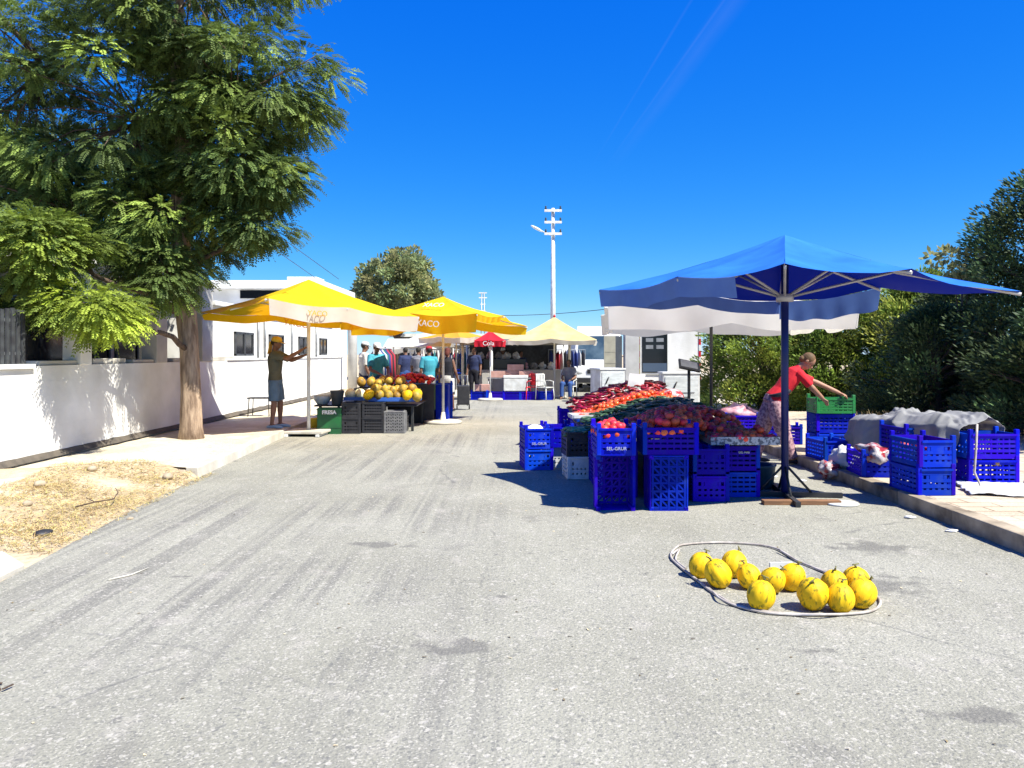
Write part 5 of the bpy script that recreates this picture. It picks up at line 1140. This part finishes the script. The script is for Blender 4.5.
for (x, y, rz, l, tp, lg, ha) in [(-1.35, 27.5, 170, 'shopper in dark clothes standing in the shade of the far stalls', navyf, blk, None), (-2.5, 30, 20, 'shopper in a grey shirt between the far stalls', grf, jean, None), (.35, 30.5, 200, 'vendor in navy behind the far counter', navyf, navyf, None), (-.35, 30.8, 160, 'vendor in a white shirt behind the far counter', whf, navyf, capw), (-3.6, 26.0, 30, 'shopper in a dark shirt under the far left parasols', navyf, jean, None), (-3.0, 24.6, -20, 'shopper in grey with dark trousers near the orange patched parasol', grf, blk, None)]:
    person(l, (x, y, 0), R(rz), stand(random.uniform(1.62, 1.78)), SKD, tp, lg, hair=dkh, hat=ha, leglen='long', vox=.015)
# seated man on a plastic chair
def chair(loc, rz, label, m, group=None):
    t = thing('plastic_chair', label, 'chair', loc, rz, group); b = MB(); b.box(-.22, .22, -.2, .22, .41, .44); b.build('seat', m, t, bevel=.01)
    b = MB()
    for i in range(5): b.box(-.2 + .085 * i, -.2 + .085 * i + .06, -.24, -.215, .47, .82)
    b.box(-.22, .22, -.245, -.21, .82, .88); b.build('backrest', m, t, bevel=.006)
    for sx in (-1, 1):
        for sy in (-1, 1): b = MB(); b.tube([(sx * .23, sy * .22, 0), (sx * .2, sy * .19, .42 if sy > 0 else .86)], .018, 6); b.build('leg', m, t)
        b = MB(); b.tube([(sx * .23, -.2, .64), (sx * .25, 0, .65), (sx * .22, .18, .62), (sx * .2, .19, .43)], .016, 6); b.build('armrest', m, t)
chair((1.95, 26.4, 0), R(160), 'white plastic chair with the seated man in jeans', M['white']); chair((.55, 25.9, 0), R(120), 'bright red plastic chair beside the white cool box', M['redp']); chair((1.1, 25.6, 0), R(-130), 'empty white plastic chair under the cream parasol', M['white'])
sit = dict(pel=(0, -.1, .53), che=(0, -.1, .85), nek=(0, -.07, 1.06), hed=(0, -.03, 1.21), sR=(.17, -.09, 1.0), sL=(-.17, -.09, 1.0), eR=(.24, .0, .74), eL=(-.24, .0, .74), wR=(.14, .22, .66), wL=(-.14, .22, .66), hR=(.1, -.06, .53), hL=(-.1, -.06, .53), kR=(.14, .36, .52), kL=(-.14, .36, .52), aR=(.14, .4, .09), aL=(-.14, .34, .09))
person('seated man in a grey shirt and bright blue jeans on a plastic chair', (1.95, 26.4, 0), R(160), sit, SKD, grf, jean, hair=dkh, leglen='long', vox=.014)

# ------------------------------------------------------------------ far market
t = thing('shopping_trolley', 'black wheeled shopping trolley beside the walking couple', 'trolley', (-1.35, 21.3, 0), .1)
b = MB(); b.box(-.17, .17, -.12, .12, .14, .68); b.build('bag', M['black'], t, bevel=.03)
b = MB(); b.tube([(-.12, .14, .1), (-.12, .16, .95), (.12, .16, .95), (.12, .14, .1)], .012, 6); b.build('handle_frame', M['metal'], t)
for s in (-1, 1): b = MB(); b.lathe([(.08, -.015), (.08, .015)], 14, T=xf((s * .17, .1, .08), (0, R(90), 0))); b.build('wheel', M['tyre'], t)
# counter stall with awning
t = thing('market_stall', 'grey canopied market counter with glass front behind the cool box', 'stall', (.2, 29.6, 0))
b = MB(); b.box(-2.1, 2.0, -1.6, 1.5, 2.02, 2.09); b.build('awning', M['tarp'], t, bevel=.01); b = MB(); b.box(-2.1, 2.0, -1.63, -1.605, 1.86, 2.07); b.build('awning_valance', M['tarp'], t)
for x in (-2.0, -.95, 1.9): b = MB(); b.tube([(x, -1.5, 0), (x, -1.5, 2.02)], .05, 8); b.build('post', M['wmetal'], t)
for x in (-2.0, 1.9): b = MB(); b.tube([(x, 1.4, 0), (x, 1.4, 2.02)], .05, 8); b.build('post', M['wmetal'], t)
b = MB(); b.box(-1.9, 1.6, -1.2, -.5, 0, .95); b.build('counter', M['wallg'], t, bevel=.01); b = MB(); b.box(-1.9, 1.6, 1.3, 1.4, .0, 1.98); b.build('back_panel', M['shutter'], t)
b = MB(); b.box(-1.85, .3, -1.15, -.7, .952, 1.35); b.build('display_case', M['glass'], t, bevel=.01)
for i in range(10): lump('goods_bag', [M['white'], M['cloth'], M['pbag'], M['tarp']][i % 4], (-1.5 + .33 * i, 28.75 + .1 * (i % 3), 1.45 if i < 6 else 1.08), (.12, .1, .13), 'stuffed bag of goods standing on the far counter', 'bag', i)['group'] = 'bags on the far counter'
def dark_stall(x, y, w, d, label, rz=0, mtop=None, zt=2.0):
    t = thing('market_stall', label, 'stall', (x, y, 0), rz); b = MB()
    b.add([(-w, -d, zt - .2), (w, -d, zt - .2), (w, 0, zt + .1), (-w, 0, zt + .1), (w, d, zt - .2), (-w, d, zt - .2)], [(0, 1, 2, 3), (3, 2, 4, 5)]); o = b.build('awning', mtop or M['tarp'], t); o.modifiers.new('s', 'SOLIDIFY').thickness = .01
    for sx in (-1, 1):
        for sy in (-1, 1): b = MB(); b.tube([(sx * w * .95, sy * d * .95, 0), (sx * w * .95, sy * d * .95, zt - .2)], .03, 6); b.build('post', M['wmetal'], t)
    b = MB(); b.box(-w * .9, w * .9, -d * .6, d * .3, .7, .74); b.build('tabletop', M['blue'], t); b = MB(); b.box(-w * .88, w * .88, -d * .58, -d * .56, 0.02, .7); b.build('table_skirt', navyf, t)
    return t
dark_stall(-3.4, 28.5, 1.2, 1.0, 'clothing stall with a grey awning at the end of the white wall', mtop=M['whc'])
dark_stall(-2.6, 33.5, 2.0, 1.2, 'long shaded stall beyond the walking couple', mtop=M['tarp'], zt=2.1); dark_stall(-1.2, 40, 3.5, 1.5, 'farthest shaded stall closing off the street', mtop=M['crm'], zt=2.3)
t = thing('market_hall', 'low dark market shed closing the far end of the street', 'building', (-1.5, 50, 0)); b = MB(); b.box(-6, 7, 0, 5, 0, 2.6); b.build('wall', M['shutter'], t); b = MB(); b.box(-6.3, 7.3, -1.2, 5.2, 2.602, 2.8); b.build('roof', M['trim'], t)
for i in range(6): b = MB(); b.box(-5.6 + i * 2.1, -4.0 + i * 2.1, -.03, .02, .1, 2.3); b.build('opening', M['glass'], t)
cols = [(.02, .02, .03), (.5, .5, .5), (.03, .05, .2), (.35, .03, .05), (.1, .1, .12), (.6, .58, .5), (.02, .12, .12), (.25, .2, .15)]
def rack(x, y, rz, label, n=10):
    t = thing('clothes_rack', label, 'rack', (x, y, 0), rz); b = MB(); b.tube([(-.8, 0, 0), (-.8, 0, 1.7), (.8, 0, 1.7), (.8, 0, 0)], .02, 6); b.build('frame', M['metal'], t)
    for i in range(n):
        q = random.randrange(len(cols)); b = MB(); xx = -.7 + 1.4 * i / (n - 1); h = random.uniform(.6, .95)
        b.tube([(xx, 0, 1.69), (xx + .01, 0, 1.6), (xx, 0, 1.5), (xx + .02, 0, 1.6 - h)], [.02, .08, .17, .2], 8, ell=1.0)
        for v in b.v: v.x = xx + (v.x - xx) * .25
        b.build('garment', mat('garment_' + 'abcdefgh'[q], cols[q], .9), t)
rack(-2.9, 27.2, .2, 'rack of hanging clothes under the awning by the wall'); rack(-1.0, 32.2, .0, 'rack of hanging clothes at the centre of the far street'); rack(-2.6, 31.2, -.1, 'rack of hanging clothes beyond the walking couple'); rack(-4.0, 23.8, R(80), 'rack of hanging clothes along the foot of the white wall'); rack(-.6, 36.5, 0, 'rack of hanging clothes farthest down the street'); rack(2.2, 30.8, R(20), 'rack of hanging clothes in front of the parked vans')
# counter table with cool box and cartons
t = thing('folding_table', 'folding table with pink cartons beside the cool box', 'table', (-.1, 26.4, 0)); b = MB(); b.box(-.75, .75, -.35, .35, .70, .73); b.build('tabletop', M['metal'], t)
for sx in (-1, 1):
    for sy in (-1, 1): b = MB(); b.tube([(sx * .7, sy * .3, 0), (sx * .7, sy * .3, .7)], .018, 6); b.build('leg', M['metal'], t)
t = thing('cool_box', 'white cool box standing on blue crates at the far stall', 'cool box', (.12, 25.85, .30)); b = MB(); b.box(-.4, .4, -.22, .22, 0, .42); b.build('box_body', M['white'], t, bevel=.02); b = MB(); b.box(-.41, .41, -.23, .23, .423, .52); b.build('lid', M['wmetal'], t, bevel=.02)
for (x, y, z, w, l) in [(-.5, 26.4, .735, .26, 'pink carton at the left end of the folding table'), (.0, 26.5, .735, .3, 'pink carton at the middle of the folding table'), (.48, 26.4, .735, .24, 'pink carton at the right end of the folding table'), (.12, 26.5, .96, .28, 'pink carton stacked on the middle one'), (-1.0, 25.9, .3, .25, 'pink carton on the crates left of the cool box')]:
    b = MB(); b.box(-w, w, -.17, .17, 0, .215); c = b.build('carton', mat('pink_card', (.50, .30, .26), .9, (.4, .22, .18), 5), loc=(x, y, z), bevel=.005); tag(c, l, 'carton')
for i in range(5): place(CR, (-1.1 + .55 * i, 25.85, .004), R(90), 'blue crate in the row at the foot of the far stall', 'blue crates in the row at the far stall')
# cabinets
def cabinet(loc, rz, w, h, d, label):
    t = thing('metal_cabinet', label, 'cabinet', loc, rz); b = MB(); b.box(-w / 2, w / 2, -d / 2, d / 2, 0, h); b.build('cabinet_body', M['white'], t, bevel=.008)
    b = MB(); b.box(-w / 2 - .02, w / 2 + .02, -d / 2 - .02, d / 2 + .02, h + .001, h + .045); b.build('top', M['wmetal'], t, bevel=.006)
    do = MB(); do.box(-w / 2 + .04, w / 2 - .04, -d / 2 - .018, -d / 2 - .002, .1, h - .06); do = do.build('door', mat('cabinet_door', (.55, .58, .58), .5, (.42, .44, .44), 5, stretch=(1, 1, 4)), t, bevel=.004)
    b = MB(); b.tube([(-.2, -d / 2 - .04, h - .35), (-.12, -d / 2 - .045, h - .18)], .016, 6); b.build('handle', M['black'], do); b = MB(); b.tube([(-.18, -d / 2 - .03, h - .5), (-.1, -d / 2 - .05, h - .54), (.12, -d / 2 - .05, h - .54), (.2, -d / 2 - .03, h - .48)], .014, 6); b.build('handle', M['black'], do)
    b = MB(); b.box(-.3, .3, -d / 2 - .03, -d / 2 - .019, h - .44, h - .42); b.build('trim_bar', M['metal'], do)
cabinet((2.52, 20.3, 0), R(14), .68, 1.13, .75, 'white metal cabinet with black handles behind the pepper heap'); cabinet((3.95, 18.2, 0), R(2), .86, 1.08, .5, 'wider white metal cabinet left of the small dark lectern')
t = thing('lectern', 'small dark slanted lectern on a post beside the wider white cabinet', 'lectern', (3.52, 15.3, 0)); b = MB(); b.tube([(0, 0, 0), (0, 0, 1.25)], .03, 8); b.build('post', M['dmetal'], t)
b = MB(); b.cb((0, -.02, 1.32), (.42, .3, .04), rot=(R(35), R(12), 0)); b.build('sloped_top', M['dmetal'], t, bevel=.004); b = MB(); b.box(-.2, .2, -.2, .2, 0, .03); b.build('foot', M['dmetal'], t)
b = MB(); b.cb((0, -.02, 1.345), (.34, .22, .006), rot=(R(35), R(12), 0)); b.build('panel', M['metal'], t)
# kiosk
t = thing('white_kiosk', 'white kiosk with a dark window and red striped edge strips', 'kiosk', (5.0, 24.3, 0)); b = MB(); b.box(-1.05, .98, 0, 2.4, .28, 2.95); b.build('wall', M['wallw'], t, bevel=.01); b = MB(); b.box(-1.1, 1.03, -.05, 2.45, 2.952, 3.05); b.build('roof', M['trim'], t); b = MB(); b.box(-1.0, .93, .05, 2.35, 0, .278); b.build('plinth', M['dmetal'], t)
fr = MB(); fr.box(-.95, -.05, -.04, -.002, .9, 2.5); fr = fr.build('window', M['trim'], t); b = MB(); b.box(-.9, -.1, -.055, -.041, .95, 2.45); b.build('pane', M['glass'], fr); b = MB(); b.box(-.88, -.12, -.062, -.056, .98, 1.25); b.build('lower_panel', mat('blue_grey_panel', (.06, .09, .14), .5), fr)
for i in range(3): b = MB(); b.box(-.78, -.55, -.064, -.056, 1.7 + i * .22, 1.82 + i * .22); b.build('notice', M['metal'], fr); b = MB(); b.box(-.45, -.22, -.064, -.056, 1.7 + i * .22, 1.82 + i * .22); b.build('notice', M['metal'], fr)
for x in (-1.03, .9):
    for i in range(12): b = MB(); b.box(x, x + .07, -.02, -.002, .5 + i * .19, .5 + i * .19 + .185); b.build('edge_stripe', M['redp'] if i % 2 else M['ygr'] if x < 0 else M['wmetal'], t)
b = MB(); b.box(.2, .85, -.5, -.05, .0, .28); b.build('step', M['wood'], t)
t = thing('ramp_rail', 'white double rail sloping down to the right of the kiosk', 'railing', (0, 0, 0)); a = Vector((6.0, 23.8, 0)); c = Vector((7.6, 20.5, 0))
for z in (.55, .25): b = MB(); b.tube([a + Vector((0, 0, z)), c + Vector((0, 0, z - .25 + .02))], .025, 6); b.build('rail', M['wmetal'], t)
for q in (0, .5, 1): p = a.lerp(c, q); b = MB(); b.tube([p, p + Vector((0, 0, .56 - .25 * q))], .025, 6); b.build('post', M['wmetal'], t)
b = MB(); b.box(-.22, .22, -.22, .22, 0, 3.0); tag(b.build('grey_pillar', M['wallg'], loc=(3.72, 24.0, 0), bevel=.01), 'pale grey square pillar left of the kiosk', 'pillar')
b = MB(); b.box(-.28, .28, -.03, .03, .95, 2.1); 
for z in (1.25, 1.6): b.box(-.25, .25, -.036, -.031, z, z + .02)
t = thing('notice_board', 'beige notice board on posts left of the grey pillar', 'board', (3.15, 24.0, 0)); b.build('panel', M['beige'], t)
for s in (-1, 1): b = MB(); b.tube([(s * .24, .04, 0), (s * .24, .04, 2.0)], .025, 6); b.build('post', M['metal'], t)
# vans
def van(loc, rz, label, H=2.55, Lg=5.2, Wd=1.95):
    t = thing('white_van', label, 'van', loc, rz); prof = [(-Lg / 2, .35), (Lg / 2 - .1, .35), (Lg / 2, .55), (Lg / 2 - .03, 1.02), (Lg / 2 - .75, 1.22), (Lg / 2 - 1.45, H - .35), (Lg / 2 - 1.9, H), (-Lg / 2 + .05, H - .03)]
    n = len(prof); w = Wd / 2; b = MB(); vs_ = [(-w * (1 if z < 1.4 else .93), y, z) for y, z in prof] + [(w * (1 if z < 1.4 else .93), y, z) for y, z in prof]
    b.add(vs_, [tuple(reversed(range(n))), tuple(range(n, 2 * n))] + [(i, (i + 1) % n, n + (i + 1) % n, n + i) for i in range(n)]); bo = b.build('body', M['carw'], t, bevel=.04)
    for f in bo.data.polygons: pass
    y0, z0, y1, z1 = Lg / 2 - .75, 1.22, Lg / 2 - 1.45, H - .35; b = MB(); nrm = Vector((0, z1 - z0, y0 - y1)).normalized()
    q = [Vector((-w * .86, y0 + (y1 - y0) * .08, z0 + (z1 - z0) * .08)), Vector((w * .86, y0 + (y1 - y0) * .08, z0 + (z1 - z0) * .08)), Vector((w * .8, y0 + (y1 - y0) * .93, z0 + (z1 - z0) * .93)), Vector((-w * .8, y0 + (y1 - y0) * .93, z0 + (z1 - z0) * .93))]
    b.add([p + nrm * .004 for p in q] + [p + nrm * .016 for p in q], [(3, 2, 1, 0), (4, 5, 6, 7), (0, 1, 5, 4), (1, 2, 6, 5), (2, 3, 7, 6), (3, 0, 4, 7)]); b.build('windscreen', mat('windscreen', (.03, .055, .08), .15, (.08, .12, .15), 2), t)
    for s in (-1, 1):
        b = MB(); b.add([(s * (w * .97 + .012), Lg / 2 - 1.0, 1.28), (s * (w * .97 + .012), Lg / 2 - 1.9, 1.28), (s * (w * .93 + .012), Lg / 2 - 1.9, H - .45), (s * (w * .93 + .012), Lg / 2 - 1.5, H - .45)], [(0, 1, 2, 3) if s > 0 else (3, 2, 1, 0)]); b.build('side_window', M['glass'], t)
        b = MB(); b.cb((s * (w + .14), Lg / 2 - 1.0, 1.5), (.16, .1, .30)); b.tube([(s * (w - .02), Lg / 2 - 1.05, 1.4), (s * (w + .1), Lg / 2 - 1.0, 1.45)], .02, 6); b.build('mirror', M['black'], t, bevel=.01)
        b = MB(); b.ell((s * w * .72, Lg / 2 - .05, .82), (.2, .07, .12), 12); b.build('headlight', M['lamp'], t)
        for yy_ in (Lg / 2 - .9, -Lg / 2 + .95):
            wh = thing('wheel', None, None); wh.parent = t; wh.location = (s * (w - .08), yy_, .34)
            b = MB(); b.lathe([(.24, -.11), (.34, -.1), (.34, .1), (.24, .11)], 22, T=xf((0, 0, 0), (0, R(90), 0))); b.build('tyre', M['tyre'], wh); b = MB(); b.lathe([(.22, -.115), (.22, .115)], 16, T=xf((0, 0, 0), (0, R(90), 0))); b.build('rim', M['metal'], wh)
    b = MB(); b.box(-w * .95, w * .95, Lg / 2 - .02, Lg / 2 + .05, .38, .58); b.build('bumper', M['black'], t, bevel=.02); b = MB(); b.box(-w * .4, w * .4, Lg / 2 - .01, Lg / 2 + .02, .75, .92); b.build('grille', M['black'], t, bevel=.01)
    return t
van((3.75, 33.2, 0), R(172), 'white van facing the camera between the notice board and the cream parasol', 2.7)
van((1.9, 36.5, 0), R(118), 'second white van parked at an angle behind the cream parasol', 2.6)
van((7.6, 40, 0), R(178), 'third white van parked behind the kiosk', 2.6)
# ------------------------------------------------------------------ poles and wires
t = thing('utility_pole', 'tall white utility pole with three crossarms and a street lamp', 'pole', (2.13, 40, 0)); b = MB(); b.tube([(0, 0, 0), (0, 0, 9.1)], [.16, .09], 12); b.build('mast', M['wmetal'], t)
for z in (8.95, 8.35, 7.75):
    b = MB(); b.cb((0, -.16, z), (.9, .1, .12)); ar = b.build('crossarm', M['wmetal'], t)
    for s in (-1, 1): b = MB(); b.lathe([(.05, 0), (.06, .05), (.03, .1), (.05, .14), (.02, .18)], 10, T=xf((s * .38, -.16, z + .06))); b.build('insulator', M['dmetal'], ar)
b = MB(); b.tube([(0, -.1, 7.65), (-.3, -.15, 7.75), (-.6, -.15, 7.9)], .035, 8); la = b.build('lamp_arm', M['wmetal'], t); b = MB(); b.ell((-.85, -.15, 8.02), (.36, .13, .07), 14, rot=(0, R(28), 0)); b.build('lamp_head', M['lamp'], la)
t = thing('lattice_pole', 'small distant pole with crossarms beyond the market', 'pole', (-3.6, 95, 0)); b = MB(); b.tube([(-.25, 0, 0), (-.15, 0, 9.0)], .07, 6); b.tube([(.25, 0, 0), (.15, 0, 9.0)], .07, 6); b.build('mast', M['metal'], t)
for z in (6.8, 7.6, 8.4, 9.0): b = MB(); b.cb((0, 0, z), (1.0 if z > 8 else .6, .12, .12)); b.build('crossarm', M['wmetal'], t)
def wire(a, b_, sag, label, r=.015):
    a, b_ = Vector(a), Vector(b_); b = MB(); b.tube([a.lerp(b_, i / 24) - Vector((0, 0, sag * 4 * (i / 24) * (1 - i / 24))) for i in range(25)], r, 5); tag(b.build('cable', M['dmetal']), label, 'cable')
wire((-3.6, 60, 4.6), (14, 30, 5.2), .8, 'thin overhead cable crossing behind the white utility pole', .02)
b = MB(); b.tube([(-6.0, 14, 5.0), (-6.3, 20, 4.35), (-7.2, 28.4, 4.3)], .009, 5); tag(b.build('cable', M['dmetal']), 'thin cable running from the roadside tree to the flat roofed house', 'cable')
b = MB(); b.tube([(-5.8, 14, 5.15), (-5.9, 20, 4.5), (-6.4, 28.4, 4.3)], .009, 5); tag(b.build('cable', M['dmetal']), 'upper of the thin cables between tree and flat roofed house', 'cable')
scene.cycles.max_bounces = 6
